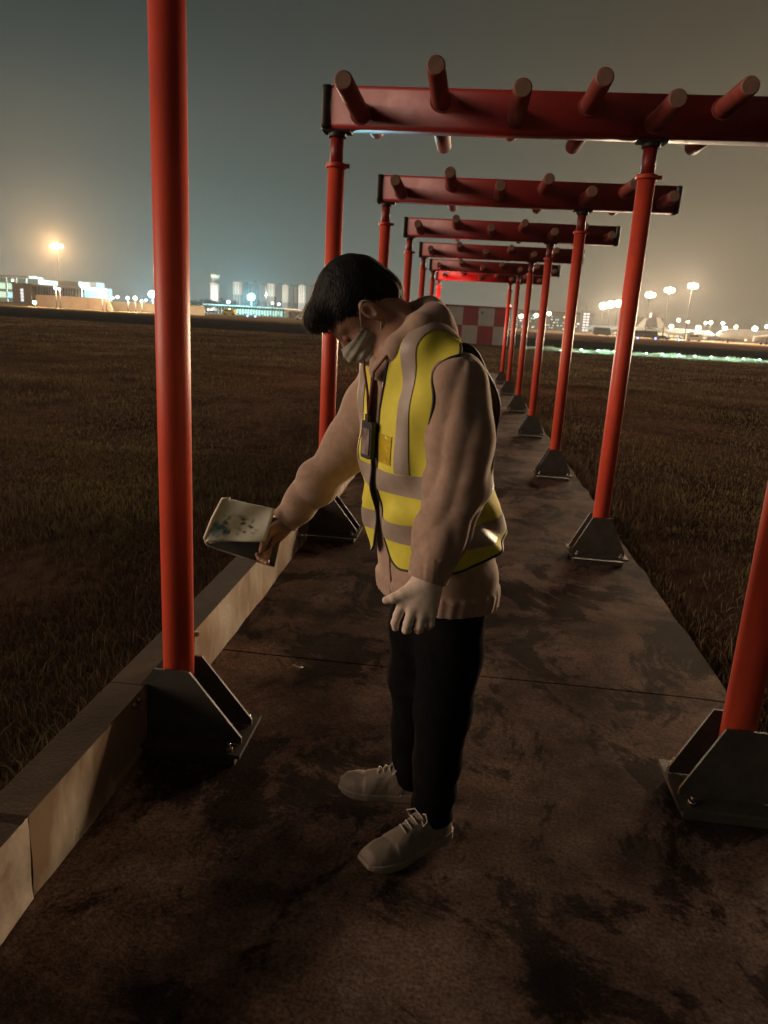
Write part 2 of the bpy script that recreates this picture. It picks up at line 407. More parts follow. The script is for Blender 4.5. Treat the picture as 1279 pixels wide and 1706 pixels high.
for k in range(1, 29):
    c = copy_tree(lampg); c.location = (7.2 + 1.2 * k, 56.8 + 1.2 * k * .10, GZ)

# ================================================================== ANTENNA FRAMES
FY = [2.2176, 4.8224, 7.5569, 10.4554, 13.5361, 16.9597, 20.3615]
XL, XR = -.905, .977
ZB = 2.605
rods = [(-.755, .70, 0), (-.28, .69, 1), (.17, .65, 0), (.585, .57, 1), (.972, .54, 0), (1.335, .49, 1), (1.69, .45, 0)]
fr = empty('antenna_frame', (-.005, FY[0] + .02, 0), 'x', 'antenna frame', 'red antenna frames in a row over the path')
# beam: hollow fibreglass box with rounded long edges, black caps
s = MB(); prof = rrect(.07, .12, .028, 4, 0, ZB + .12)
s.rings([[(x, p[0], p[1]) for p in prof] for x in (-.945, 1.80)]); s.build('beam', M['red_beam'], fr)
for x0, x1, sg in ((-1.0, -.943, -1), (1.798, 1.852, 1)):
    s = MB(); pr2 = rrect(.074, .124, .03, 4, 0, ZB + .12); pr3 = rrect(.058, .108, .025, 4, 0, ZB + .12)
    a, b = (x1, x0) if sg < 0 else (x0, x1)
    s.rings([[(x, p[0], p[1]) for p in pr] for x, pr in ((a, pr2), (b - sg * .014, pr2), (b - sg * .004, rrect(.068, .118, .028, 4, 0, ZB + .12)), (b, pr3))])
    s.build('end_cap', M['black'], fr)
for x, ln, up in rods:
    s = MB(); zf, zr = (2.768, 2.686) if up else (2.686, 2.768)
    s.cyl((x, -.068, zf), (x, -ln, zf), .054, .050, 22, .006); s.cyl((x, -.069, zf), (x, -.084, zf), .064, n=22)
    s.cyl((x, .068, zr), (x, ln, zr), .054, .050, 22, .006); s.cyl((x, .069, zr), (x, .084, zr), .064, n=22)
    rod = s.build('dipole_rod', M['rod'], fr)
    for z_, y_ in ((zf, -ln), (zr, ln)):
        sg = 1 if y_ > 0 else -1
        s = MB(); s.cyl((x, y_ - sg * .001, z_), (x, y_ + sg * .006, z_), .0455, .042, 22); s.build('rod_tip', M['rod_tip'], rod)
for X, hw in ((XL, .245), (XR, .172)):
    s = MB(); s.cyl((X, 0, .062), (X, 0, 2.41), .0525, n=28); post = s.build('post', M['red'], fr)
    s = MB(); s.cyl((X, 0, 2.405), (X, 0, 2.57), .041, n=22); s.build('sleeve_tube', M['red_beam'], post)
    s = MB(); s.cyl((X, 0, 2.392), (X, 0, 2.418), .066, n=24, bev=.004); s.box((X + .07, -.01, 2.405), (.03, .022, .022)); s.cyl((X + .075, -.03, 2.405), (X + .075, .02, 2.405), .007, n=6)
    s.build('clamp_collar', M['red'], post)
    s = MB(); s.cyl((X, 0, 2.565), (X, 0, 2.606), .056, n=20, bev=.004); s.box((X, 0, 2.598), (.17, .11, .013)); s.build('top_flange', M['black'], post)
    s = MB(); s.box((X, 0, .050), (hw * 2 + .03, .27, .014))
    s.box((X, 0, .013), (hw * 2 - .02, .22, .028)); s.build('base_plate', M['plate'], post)
    for sy in (-1, 1):
        s = MB(); pts = [(X - hw, .058), (X + hw, .058), (X + hw, .080), (X + .062, .308), (X - .062, .308), (X - hw, .080)]
        s.prism(pts, 'y', sy * .062 - .005, sy * .062 + .005); s.build('gusset', M['plate'], post)
    for sx in (-1, 1):
        for sy in (-1, 1):
            s = MB()
            s.cyl((X + sx * (hw - .03), sy * .108, .057), (X + sx * (hw - .03), sy * .108, .068), .013, n=6)
            s.cyl((X + sx * (hw - .03), sy * .108, .068), (X + sx * (hw - .03), sy * .108, .084), .006, n=8)
            s.build('anchor_bolt', M['bolt'], post)
names = ['nearest red antenna frame, its two thick posts framing the person, beam above the picture', 'second red antenna frame, its large beam crossing the top of the photo',
         'third red antenna frame from the camera, beam just below the largest one', 'fourth red antenna frame from the camera, beam ending left of the right post',
         'fifth red antenna frame from the camera, small dark beam', 'sixth red antenna frame from the camera, small beam before the red lit one',
         'farthest red antenna frame, beam face glowing red from the warning lamp']
fr['label'] = names[0]
for k in range(1, 7):
    c = copy_tree(fr); c.location = (0, FY[k] + .05, 0); c['label'] = names[k]

# red warning lamps
M['red_lamp'] = mat('red_lamp_glass', (.9, .05, .05), emit=40, ecol=(1, .12, .10))
def warn(loc, label, e, bracket):
    t = empty('warning_lamp', loc, label, 'warning lamp')
    s = MB(); s.cyl((0, 0, -.06), (0, 0, -.03), .05, n=12); s.tube([(0, 0, -.045), (-.0, .03, -.05), bracket], .012, 6); s.build('bracket', M['black'], t)
    s = MB(); s.cyl((0, 0, -.03), (0, 0, .0), .045, n=12); s.ball((0, 0, .015), (.045, .045, .055)); s.build('lamp_glass', M['red_lamp'], t)
    p = bpy.data.objects.new('lamp_light', bpy.data.lights.new('warning_light', 'POINT')); COL.objects.link(p); p.parent = t
    p.location = (0, -.09, .06); p.data.energy = e; p.data.color = (1, .06, .07); p.data.shadow_soft_size = .04
    return t
wl = warn((-.955, 20.02, 2.02), 'glowing red warning lamp fixed to the left post of the farthest frame', 110, (.045, .34, -.06))
s = MB(); s.tube([(.03, .30, -.1), (-.02, .25, .05), (-.10, .18, .30), (-.11, .16, .42), (-.02, .2, .47), (.05, .3, .46), (.05, .33, .44)], .012, 6); s.build('cable', M['black'], wl)

# ================================================================== IMPLICIT-SURFACE TOOLS
def V3(*a): return np.array(a, float)


def rcone(p, a, b, r1, r2):
    a = np.asarray(a, float); b = np.asarray(b, float); ba = b - a; pa = p - a
    h = np.clip(pa @ ba / (ba @ ba), 0, 1)
    return np.linalg.norm(pa - h[:, None] * ba, axis=1) - (r1 + (r2 - r1) * h)


def ellip(p, c, r, ax=None):
    q = p - np.asarray(c, float)
    if ax is not None: q = q @ np.asarray(ax).T
    r = np.asarray(r, float); k0 = np.linalg.norm(q / r, axis=1); k1 = np.linalg.norm(q / (r * r), axis=1) + 1e-9
    return k0 * (k0 - 1) / k1


def smin(a, b, k):
    h = np.clip(.5 + .5 * (b - a) / k, 0, 1); return b + (a - b) * h - k * h * (1 - h)


def chain(p, pts, rs, k=.02):
    d = None
    for i in range(len(pts) - 1):
        e = rcone(p, pts[i], pts[i + 1], rs[i], rs[i + 1]); d = e if d is None else smin(d, e, k)
    return d


def mesh_sdf(f, lo, hi, h):
    """Sparse surface nets: quads on the zero level of f inside the box lo..hi at step h."""
    B = 4; lo = np.asarray(lo, float); hi = np.asarray(hi, float); H = B * h
    nC = np.ceil((hi - lo) / H).astype(int)
    g3 = np.stack(np.meshgrid(*[np.arange(k) for k in nC], indexing='ij'), -1).reshape(-1, 3)
    act = g3[np.abs(f(lo + (g3 + .5) * H)) < H * 1.9]
    off = np.stack(np.meshgrid(*[np.arange(B)] * 3, indexing='ij'), -1).reshape(-1, 3)
    cells = (act[:, None] * B + off).reshape(-1, 3); S = int(nC.max() * B + 3)
    key = lambda c: (c[..., 0].astype(np.int64) * S + c[..., 1]) * S + c[..., 2]
    co = np.array([(i, j, k) for i in (0, 1) for j in (0, 1) for k in (0, 1)])
    ck = key(cells[:, None] + co); uk, inv = np.unique(ck.reshape(-1), return_inverse=True)
    pts = np.stack([uk // (S * S), (uk // S) % S, uk % S], -1)
    val = np.concatenate([f(lo + pts[i:i + 200000] * h) for i in range(0, len(pts), 200000)])
    cv = val[inv].reshape(-1, 8); neg = cv < 0
    m = neg.any(1) & ~neg.all(1); cells = cells[m]; cv = cv[m]
    acc = np.zeros((len(cells), 3)); cnt = np.zeros(len(cells))
    for a in range(8):
        for b in range(a + 1, 8):
            if np.abs(co[a] - co[b]).sum() != 1: continue
            va, vb = cv[:, a], cv[:, b]; x = (va < 0) != (vb < 0)
            t = np.where(x, va / np.where(x, va - vb, 1), 0)
            acc += np.where(x[:, None], co[a] + t[:, None] * (co[b] - co[a]), 0); cnt += x
    verts = lo + (cells + acc / cnt[:, None]) * h
    kk = key(cells); order = np.argsort(kk); ks = kk[order]
    def look(c):
        q = key(c); i = np.clip(np.searchsorted(ks, q), 0, len(ks) - 1); return np.where(ks[i] == q, order[i], -1)
    quads = []
    for ax in range(3):
        e = np.zeros(3, int); e[ax] = 1; ci = int(e[0] * 4 + e[1] * 2 + e[2])
        s0 = cv[:, 0] < 0; s1 = cv[:, ci] < 0; x = s0 != s1
        b = np.zeros(3, int); b[(ax + 1) % 3] = 1; c = np.zeros(3, int); c[(ax + 2) % 3] = 1
        base = cells[x]; q = np.stack([look(base), look(base - b), look(base - b - c), look(base - c)], 1); sg = s0[x]
        q[~sg] = q[~sg][:, ::-1]
        quads.append(q[(q >= 0).all(1)])
    return verts, np.concatenate(quads)


def tris(q): return np.concatenate([q[:, [0, 1, 2]], q[:, [0, 2, 3]]])


def compact(v, t):
    u, inv = np.unique(t.reshape(-1), return_inverse=True); return v[u], inv.reshape(t.shape)


def clip(v, t, fn):
    """Keep the part of a triangle mesh where fn >= 0, cutting triangles exactly."""
    g = fn(v); ins = g >= 0; n = ins[t].sum(1); keep = [t[n == 3]]; nv = list(map(tuple, v)); cache = {}; out = []
    def cut(a, b):
        k = (a, b) if a < b else (b, a)
        if k not in cache:
            s_ = g[k[0]] / (g[k[0]] - g[k[1]]); cache[k] = len(nv); nv.append(tuple(v[k[0]] + s_ * (v[k[1]] - v[k[0]])))
        return cache[k]
    for tr in t[n == 1]:
        i = int(np.argmax(ins[tr])); a, b, c = int(tr[i]), int(tr[(i + 1) % 3]), int(tr[(i + 2) % 3]); out.append((a, cut(a, b), cut(a, c)))
    for tr in t[n == 2]:
        i = int(np.argmin(ins[tr])); a, b, c = int(tr[i]), int(tr[(i + 1) % 3]), int(tr[(i + 2) % 3])
        p, q = cut(a, b), cut(a, c); out += [(p, b, c), (p, c, q)]
    if out: keep.append(np.array(out))
    return compact(np.array(nv), np.concatenate(keep))


def normals(v, t):
    n = np.cross(v[t[:, 1]] - v[t[:, 0]], v[t[:, 2]] - v[t[:, 0]]); o = np.zeros_like(v)
    for i in range(3): np.add.at(o, t[:, i], n)
    return o / (np.linalg.norm(o, axis=1, keepdims=True) + 1e-12)


def loops(t):
    from collections import Counter
    c = Counter()
    for a, b, d in t.tolist():
        for e in ((a, b), (b, d), (d, a)): c[e] += 1
    nxt = {a: b for (a, b) in c if (b, a) not in c}; out = []
    while nxt:
        s0, b = nxt.popitem(); lp = [s0, b]
        while b in nxt and b != s0: b = nxt.pop(b); lp.append(b)
        out.append(lp)
    return out


def smooth_line(p, it=6):
    p = np.array(p)
    for _ in range(it):
        q = p.copy(); q[1:-1] = (p[:-2] + 2 * p[1:-1] + p[2:]) / 4
        if np.linalg.norm(p[0] - p[-1]) < 1e-6: q[0] = q[-1] = (p[-2] + 2 * p[0] + p[1]) / 4
        p = q
    return p


# ================================================================== THE PERSON
PO = V3(-.06, 1.95, 0); AF = R(35)
Fw = V3(-math.cos(AF), -math.sin(AF), 0); Lf = V3(math.sin(AF), -math.cos(AF), 0)


def loc(p): q = p - PO; return np.stack([q @ Fw, q @ Lf, q[:, 2]], -1)
def wl_(u, v, z): return PO + u * Fw + v * Lf + V3(0, 0, z)


_z = np.arange(.6, 1.62, .01)
def tab(*kv):
    z, y = zip(*kv); a = np.interp(_z, z, y); k = np.hanning(11); k /= k.sum()
    return np.convolve(np.pad(a, 5, mode='edge'), k, 'valid')
TU = tab((.7, -.035), (.8, -.032), (.9, -.015), (1.0, .012), (1.12, .034), (1.25, .046), (1.34, .052), (1.40, .072), (1.46, .110), (1.55, .15))
TD = tab((.7, .146), (.8, .147), (.92, .143), (1.05, .140), (1.2, .138), (1.3, .130), (1.38, .112), (1.43, .085), (1.47, .058), (1.50, .03), (1.55, .0))
TW = tab((.7, .180), (.8, .190), (.92, .190), (1.05, .192), (1.2, .203), (1.3, .208), (1.38, .196), (1.43, .160), (1.47, .112), (1.50, .07), (1.55, .02))


def torso(p, e=0.0):
    q = loc(p); z = q[:, 2]
    cu = np.interp(z, _z, TU); d = np.interp(z, _z, TD) + e; w_ = np.interp(z, _z, TW) + e
    d = np.maximum(d, .004); w_ = np.maximum(w_, .004); a = (q[:, 0] - cu) / d; b = q[:, 1] / w_
    rr = (np.abs(a) ** 2.3 + np.abs(b) ** 2.3) ** (1 / 2.3)
    return np.maximum((rr - 1) * np.minimum(d, w_) * .92, z - 1.505)


def nz3(p, s, seed=0.0):
    x, y, z = p[:, 0] * s + seed, p[:, 1] * s + seed * 1.7, p[:, 2] * s - seed
    return (np.sin(x * 1.9 + np.sin(z * 1.3) * 1.2) * np.sin(y * 2.3 + np.sin(x * 1.1)) + np.sin(z * 2.1 + x * .7 + np.sin(y * 1.7)) * .7 + .5 * np.sin(x * 4.3 + z * 3.1 + np.sin(y * 3.3))) / 2.2


# joints (world)
SHL, ELL, WRL = wl_(.068, .180, 1.352), V3(.004, 1.752, 1.115), V3(-.050, 1.700, .900)
SHR, ELR, WRR = V3(-.205, 2.085, 1.375), V3(-.330, 2.175, 1.125), V3(-.508, 2.110, .893)


DL = (WRL - ELL) / np.linalg.norm(WRL - ELL)


def fold(x): return 1 - 2 * np.sqrt(np.maximum(0, .5 - .5 * x + .02))     # sharp creases, soft crests


def sleeves(p):
    d1 = chain(p, [SHL + V3(-.004, .008, .010), (SHL + ELL) / 2 + V3(.008, -.004, 0), ELL, (ELL + WRL) / 2, WRL + (WRL - ELL) * .04], [.071, .075, .072, .062, .046], .03)
    d2 = chain(p, [SHR + V3(.01, -.02, .0), (SHR + ELR) / 2, ELR, (ELR + WRR) / 2, WRR], [.084, .078, .072, .060, .046], .03)
    # gathered folds towards elbow and cuff
    s1 = (p - SHL) @ ((WRL - SHL) / np.linalg.norm(WRL - SHL)); a1 = np.arctan2(p[:, 1] - 1.74, p[:, 0] + .0)
    f1 = .0042 * fold(np.sin(s1 * 46 + 2.4 * np.sin(a1 * 1.5 + 1) + 9 * nz3(p, 3.6, 1))) * np.clip((s1 - .08) * 4, .1, 1) + .0035 * fold(np.sin(a1 * 5 + s1 * 14 + 5 * nz3(p, 4, 9)))
    s2 = (p - SHR) @ ((WRR - SHR) / np.linalg.norm(WRR - SHR))
    f2 = .0042 * fold(np.sin(s2 * 50 + 8 * nz3(p, 3.4, 4))) * np.clip((s2 - .04) * 5, .2, 1)
    dw = (p - WRL) @ DL; rib = np.where(dw > -.045, .004 + .0016 * np.sin(np.arctan2(p[:, 1] - WRL[1], p[:, 0] - WRL[0]) * 26), 0)
    c1 = .003 * np.exp(-((np.linalg.norm(p - WRL, axis=1) - .06) / .03) ** 2)
    return np.minimum(d1 + f1 + .004 * nz3(p, 7, 2) - c1 + rib, d2 + f2 + .004 * nz3(p, 7, 3))


NB = wl_(.125, 0, 1.44)                                   # neck base
def jacket_f(p):
    q = loc(p)
    t_ = torso(p) + .0035 * nz3(p, 10, .5) + .003 * np.sin(q[:, 2] * 60 + 6 * nz3(p, 4, 7)) * np.clip((.95 - q[:, 2]) * 8, 0, 1)
    an = np.arctan2(q[:, 1], q[:, 0])
    t_ = t_ - .003 * np.exp(-((q[:, 2] - .86) / .03) ** 2) - .007 * np.clip((.812 - q[:, 2]) / .010, 0, 1) + .0014 * np.sin(an * 40) * (q[:, 2] < .808)             # ribbed hem
    d = smin(t_, sleeves(p), .035)
    # collar and hood: thick folded ring round the neck, deep at the back
    ring = [wl_(.190, .0, 1.374), wl_(.176, .066, 1.440), wl_(.128, .084, 1.486), wl_(.078, .064, 1.504), wl_(.055, 0, 1.518), wl_(.078, -.064, 1.504), wl_(.128, -.084, 1.486), wl_(.176, -.066, 1.440), wl_(.190, .0, 1.374)]
    rr = [.020, .024, .032, .037, .038, .037, .032, .024, .020]
    c = chain(p, ring, rr, .03)
    back = ellip(p, wl_(.038, 0, 1.468), (.042, .092, .056), np.stack([Fw, Lf, V3(0, 0, 1)]))
    c = smin(c, back, .03) + .002 * nz3(p, 12, 5) + .002 * np.sin(50 * q[:, 1] + 5 * nz3(p, 6, 2))
    d = smin(d, c, .025)
    d = np.maximum(d, -rcone(p, NB + V3(0, 0, -.03), NB + V3(-.05, -.02, .25), .062, .075))
    # front zip groove
    d = d + .004 * np.exp(-(q[:, 1] / .006) ** 2) * (q[:, 0] > .05) * (q[:, 2] < 1.42)
    return np.maximum(d, .752 + .45 * 0 - q[:, 2] + 0 * d)


# colours
M['jacket'] = mat('brown_beige_fleece', (.38, .256, .190), (.30, .20, .148), 45, .92, bump=.16, bscale=900, sheen=.3, spec=.15)
M['vest'] = mat('yellow_safety_fabric', (.70, .62, .075), (.60, .53, .065), 16, .75, bump=.10, bscale=900, spec=.25)
M['tape'] = mat('grey_reflective_tape', (.36, .29, .235), (.29, .23, .185), 18, .5, bump=.10, bscale=350)
M['piping'] = mat('black_binding', (.014, .013, .012), rough=.6)
M['trousers'] = mat('black_cloth', (.0042, .0042, .0045), (.006, .006, .006), 30, 1.0, bump=.2, bscale=200, spec=.03)
M['skin'] = mat('skin', (.40, .22, .145), (.35, .185, .12), 25, .5, bump=.08, bscale=180, spec=.35)
M['hair'] = mat('black_hair', (.007, .0065, .0065), (.010, .009, .009), 60, .62, bump=.45, bscale=220, spec=.2, stretch=(1, 1, .35))
M['mask'] = mat('pale_mask', (.33, .31, .265), (.27, .255, .22), 30, .8, bump=.15, bscale=200)
M['shoe'] = mat('pale_trainer', (.25, .195, .148), (.17, .135, .10), 14, .7, bump=.15, bscale=160)
M['sole'] = mat('trainer_sole', (.29, .24, .185), (.20, .165, .13), 10, .6)
M['lace'] = mat('trainer_lace', (.42, .37, .30), rough=.8)

# ---- head frame
HE = V3(-.262, 1.892, 1.516); _ah = R(12); _ph = R(63)
_h = V3(-math.cos(_ah), -math.sin(_ah), 0); HF = _h * math.cos(_ph) - V3(0, 0, 1) * math.sin(_ph); HU = V3(0, 0, 1) * math.cos(_ph) + _h * math.sin(_ph); HL = np.cross(HU, HF)
HA = np.stack([HF, HL, HU])


def hp(f, l, u): return HE + f * HF + l * HL + u * HU
def hloc(p): return (p - HE) @ HA.T


def head_f(p):
    d = ellip(p, hp(-.012, 0, .045), (.094, .073, .086), HA)
    d = smin(d, ellip(p, hp(.038, 0, -.012), (.054, .058, .085), HA), .03)
    d = smin(d, rcone(p, hp(.015, 0, -.055), hp(.068, 0, -.098), .046, .024), .03)
    for s_ in (-1, 1):
        d = smin(d, rcone(p, hp(.075, s_ * .012, .036), hp(.066, s_ * .040, .034), .014, .012), .012)          # brow
        d = smin(d, ellip(p, hp(.060, s_ * .042, -.018), (.020, .018, .016), HA), .02)                           # cheek bone
        d = -smin(-d, ellip(p, hp(.094, s_ * .032, .014), (.014, .017, .010), HA) * 1.0, .006) if False else np.maximum(d, -ellip(p, hp(.098, s_ * .032, .014), (.014, .016, .009), HA))
        d = smin(d, ellip(p, hp(.078, s_ * .032, .013), (.012, .0125, .0118), HA), .002)                         # eyeball with lid
        ear = np.maximum(ellip(p, hp(-.006, s_ * .077, -.002), (.020, .010, .033), HA), -ellip(p, hp(-.001, s_ * .090, .0), (.010, .012, .019), HA))
        d = smin(d, ear, .006)
    d = smin(d, rcone(p, hp(.088, 0, .022), hp(.112, 0, -.020), .007, .012), .012)
    for s_ in (-1, 1): d = smin(d, ellip(p, hp(.098, s_ * .011, -.024), (.010, .008, .008), HA), .008)
    d = smin(d, ellip(p, hp(.088, 0, -.052), (.010, .024, .006), HA), .006); d = smin(d, ellip(p, hp(.086, 0, -.065), (.010, .020, .007), HA), .006)
    return d


def finger(p, pts, rs): return chain(p, pts, rs, .004)


# left hand hangs beside the thigh, back of the hand to the camera; right hand pinches the packet
def hand_left(p):
    wr = WRL + V3(.004, .004, .012)
    k = [V3(-.108, 1.690, .826), V3(-.084, 1.682, .812), V3(-.058, 1.683, .805), V3(-.035, 1.690, .806)]
    d = rcone(p, wr, wr + V3(-.008, -.004, -.030), .030, .031)
    for i, c in enumerate(k):
        d = smin(d, rcone(p, wr + V3(-.016 + .010 * i, -.002, -.014), c, .019, .0125), .018)
    d = smin(d, ellip(p, V3(-.068, 1.696, .842), (.034, .017, .036)), .02)
    fs = [([k[0], V3(-.119, 1.688, .792), V3(-.125, 1.694, .768), V3(-.124, 1.704, .750)], [.0112, .0098, .0088, .0074]),
          ([k[1], V3(-.092, 1.681, .774), V3(-.096, 1.694, .752), V3(-.092, 1.712, .742)], [.0116, .0102, .0092, .0078]),
          ([k[2], V3(-.062, 1.684, .770), V3(-.065, 1.700, .752), V3(-.062, 1.716, .748)], [.0112, .0098, .0088, .0074]),
          ([k[3], V3(-.036, 1.692, .776), V3(-.040, 1.706, .763), V3(-.040, 1.719, .762)], [.0100, .0086, .0078, .0066])]
    for a, r in fs: d = smin(d, finger(p, a, r), .006)
    th = finger(p, [V3(-.072, 1.690, .872), V3(-.108, 1.684, .852), V3(-.131, 1.682, .838), V3(-.150, 1.684, .830)], [.016, .0125, .0105, .0082])
    return smin(d, th, .012)


PKD = (WRR - ELR) / np.linalg.norm(WRR - ELR)             # forearm direction
def hand_right(p):
    wr = WRR; c0 = wr + PKD * .085
    d = rcone(p, wr, wr + PKD * .03, .030, .031)
    up = V3(0, 0, 1); sd_ = np.cross(PKD, up); sd_ /= np.linalg.norm(sd_); nu = np.cross(sd_, PKD)
    ks = []
    for i, o_ in enumerate((.030, .010, -.010, -.028)):
        kn = wr + PKD * (.088 - .004 * abs(i - 1)) + nu * o_ * .55 + sd_ * o_ * .5
        d = smin(d, rcone(p, wr + PKD * .02 + nu * o_ * .35 + sd_ * o_ * .3, kn, .018, .0125), .018)
        t1 = kn + PKD * .034 - nu * .004 - sd_ * .010; t2 = t1 + PKD * .016 - nu * .006 - sd_ * .016; t3 = t2 + PKD * .002 - nu * .002 - sd_ * .018
        d = smin(d, finger(p, [kn, t1, t2, t3], [.0112 - .0006 * i, .0098, .0088, .0074]), .006)
    th = finger(p, [wr + PKD * .03 + nu * .012 - sd_ * .012, wr + PKD * .062 + nu * .022 - sd_ * .034, wr + PKD * .092 + nu * .016 - sd_ * .040, wr + PKD * .116 + nu * .006 - sd_ * .038], [.016, .0125, .0108, .0084])
    return smin(d, th, .012)


HIPL, KNL, ANL = V3(.028, 1.885, .80), V3(.012, 1.875, .44), V3(.008, 1.885, .10)
HIPR, KNR, ANR = V3(-.072, 2.005, .80), V3(-.078, 2.035, .45), V3(-.066, 2.066, .10)


def body_f(p):
    d = head_f(p)
    d = smin(d, rcone(p, hp(-.030, 0, -.030), NB + V3(.015, 0, .0), .055, .060), .03)
    d = smin(d, rcone(p, hp(.0, 0, -.06), NB + V3(-.02, -.01, -.02), .044, .05), .03)
    d = smin(d, np.maximum(torso(p, -.035), .79 - p[:, 2]), .03)
    for S_, E_, W_ in ((SHL, ELL, WRL), (SHR, ELR, WRR)): d = smin(d, chain(p, [S_, E_, W_], [.052, .042, .028], .02), .03)
    for H_, K_, A_ in ((HIPL, KNL, ANL), (HIPR, KNR, ANR)): d = smin(d, chain(p, [H_, K_, A_], [.075, .050, .036], .02), .03)
    d = smin(d, hand_left(p), .008); return smin(d, hand_right(p), .008)


LOB = (-.85, 1.45, -.02); HIB = (.35, 2.45, 1.78)
v, q = mesh_sdf(body_f, LOB, HIB, .0034)
person = raw_mesh('person', v - PO, q.tolist(), M['skin']); person.location = PO
tag(person, 'person in a yellow safety vest and dark trousers, head bowed, holding out a packet', 'person')


def child(name, v, f, m): return raw_mesh(name, np.asarray(v) - PO, f.tolist() if hasattr(f, 'tolist') else f, m, person)


# ---- pale glove on the near hand
M['glove'] = mat('pale_knit_glove', (.66, .53, .43), (.54, .43, .35), 60, .85, bump=.25, bscale=500)
v, q = mesh_sdf(lambda p: np.minimum(hand_left(p), rcone(p, WRL, WRL + V3(.016, .010, .045), .033, .034)) - .0016, (-.19, 1.62, .70), (.04, 1.80, .96), .003)
v, t_ = clip(v, tris(q), lambda v: (v - WRL) @ DL + .028); child('glove', v, t_, M['glove'])['label'] = 'pale glove on the near hand'

# ---- hair
def hair_f(p):
    h = hloc(p)
    d = ellip(p, hp(-.014, 0, .050), (.104, .079, .096), HA)
    d = smin(d, ellip(p, hp(.072, 0, .104), (.042, .062, .034), HA), .03)
    d = smin(d, ellip(p, hp(-.070, 0, -.012), (.042, .054, .052), HA), .03)
    return d + .0022 * nz3(h * np.array([1, 1.6, 1]), 30, 1) + .001 * np.sin(h[:, 1] * 300 + 30 * h[:, 0])
def hair_keep(v):
    h = hloc(v); f, l, u = h[:, 0], np.abs(h[:, 1]), h[:, 2]
    line = np.interp(f, [-.13, -.075, -.040, -.022, .012, .022, .045, .075, .13], [-.062, -.058, -.020, .030, .030, .012, .052, .070, .060])
    return u - line - .006 * np.sin(f * 420) * np.sin(h[:, 1] * 260 + 1) - .004 * np.sin(h[:, 1] * 500 + f * 200)
v, q = mesh_sdf(hair_f, HE - .2, HE + .2, .0042); v, t_ = clip(v, tris(q), hair_keep); hair = child('hair', v, t_, M['hair'])
md = hair.modifiers.new('thick', 'SOLIDIFY'); md.thickness = .012; md.offset = -1
# fine strands give the outline a broken edge
n_ = normals(v, t_); sel = rng.integers(0, len(v), 6500); P_ = v[sel]; N_ = n_[sel]
dirn = np.cross(N_, np.cross(HF - .6 * HU, N_)); dirn = dirn / (np.linalg.norm(dirn, axis=1, keepdims=True) + 1e-9)
dirn = dirn + .10 * N_ + rng.normal(0, .16, P_.shape); ln = rng.uniform(.010, .024, len(P_))[:, None]
sd2 = np.cross(dirn, N_); sd2 /= np.linalg.norm(sd2, axis=1, keepdims=True) + 1e-9
a_ = P_ - N_ * .003; V_ = np.stack([a_ - sd2 * .0011, a_ + sd2 * .0011, a_ + dirn * ln], 1).reshape(-1, 3)
st_ = child('hair_strands', V_, np.arange(len(V_)).reshape(-1, 3), M['hair']); st_.parent = hair; st_.location = (0, 0, 0)

# ---- face mask with ear loop
def mask_f(p):
    d = smin(head_f(p), ellip(p, hp(.075, 0, -.045), (.034, .034, .050), HA), .03) - .0055
    h = hloc(p); return d + .0016 * np.sin(h[:, 2] * 330)
def mask_keep(v):
    h = hloc(v); f, l, u = h[:, 0], np.abs(h[:, 1]), h[:, 2]
    return np.minimum(np.minimum(f - .040 - .0 * l, .004 + .10 * (f - .06) - u - l * .12), u + .112)
v, q = mesh_sdf(mask_f, HE - .2, HE + .2, .004); v, t_ = clip(v, tris(q), mask_keep); mk = child('face_mask', v, t_, M['mask'])
md = mk.modifiers.new('thick', 'SOLIDIFY'); md.thickness = .0015
for s_ in (-1, 1):
    s = MB(); s.tube([hp(.042, s_ * .064, -.006) - PO, hp(.022, s_ * .075, .010) - PO, hp(.0, s_ * .082, .024) - PO, hp(-.014, s_ * .084, .026) - PO, hp(-.024, s_ * .084, .010) - PO], .0017, 6); e = s.build('ear_loop', M['lace'], mk); 
    s = MB(); s.tube([hp(.044, s_ * .062, -.072) - PO, hp(.016, s_ * .070, -.045) - PO, hp(-.010, s_ * .078, -.030) - PO], .0017, 6); s.build('ear_loop', M['lace'], mk)

# ---- jacket
v, q = mesh_sdf(jacket_f, LOB, HIB, .0062); 
def cuff_one(v, W_, d_): return np.maximum((W_ - v) @ d_ + .012, np.linalg.norm((v - W_) - ((v - W_) @ d_)[:, None] * d_, axis=1) - .056)
def cuff_keep(v): return np.minimum(cuff_one(v, WRL, DL), np.maximum((WRR - v) @ PKD + .010, np.linalg.norm(v - WRR, axis=1) - .14))
v, t_ = clip(v, tris(q), cuff_keep); child('jacket', v, t_, M['jacket'])

# zip down the front of the jacket
zz = np.arange(.775, 1.40, .02); s = MB(); s.tube([wl_(np.interp(z, _z, TU) + np.interp(z, _z, TD) * 1.0 + .001, .0, z) - PO for z in zz], .0035, 6); s.build('zip', M['bolt'], bpy.data.objects['jacket'])

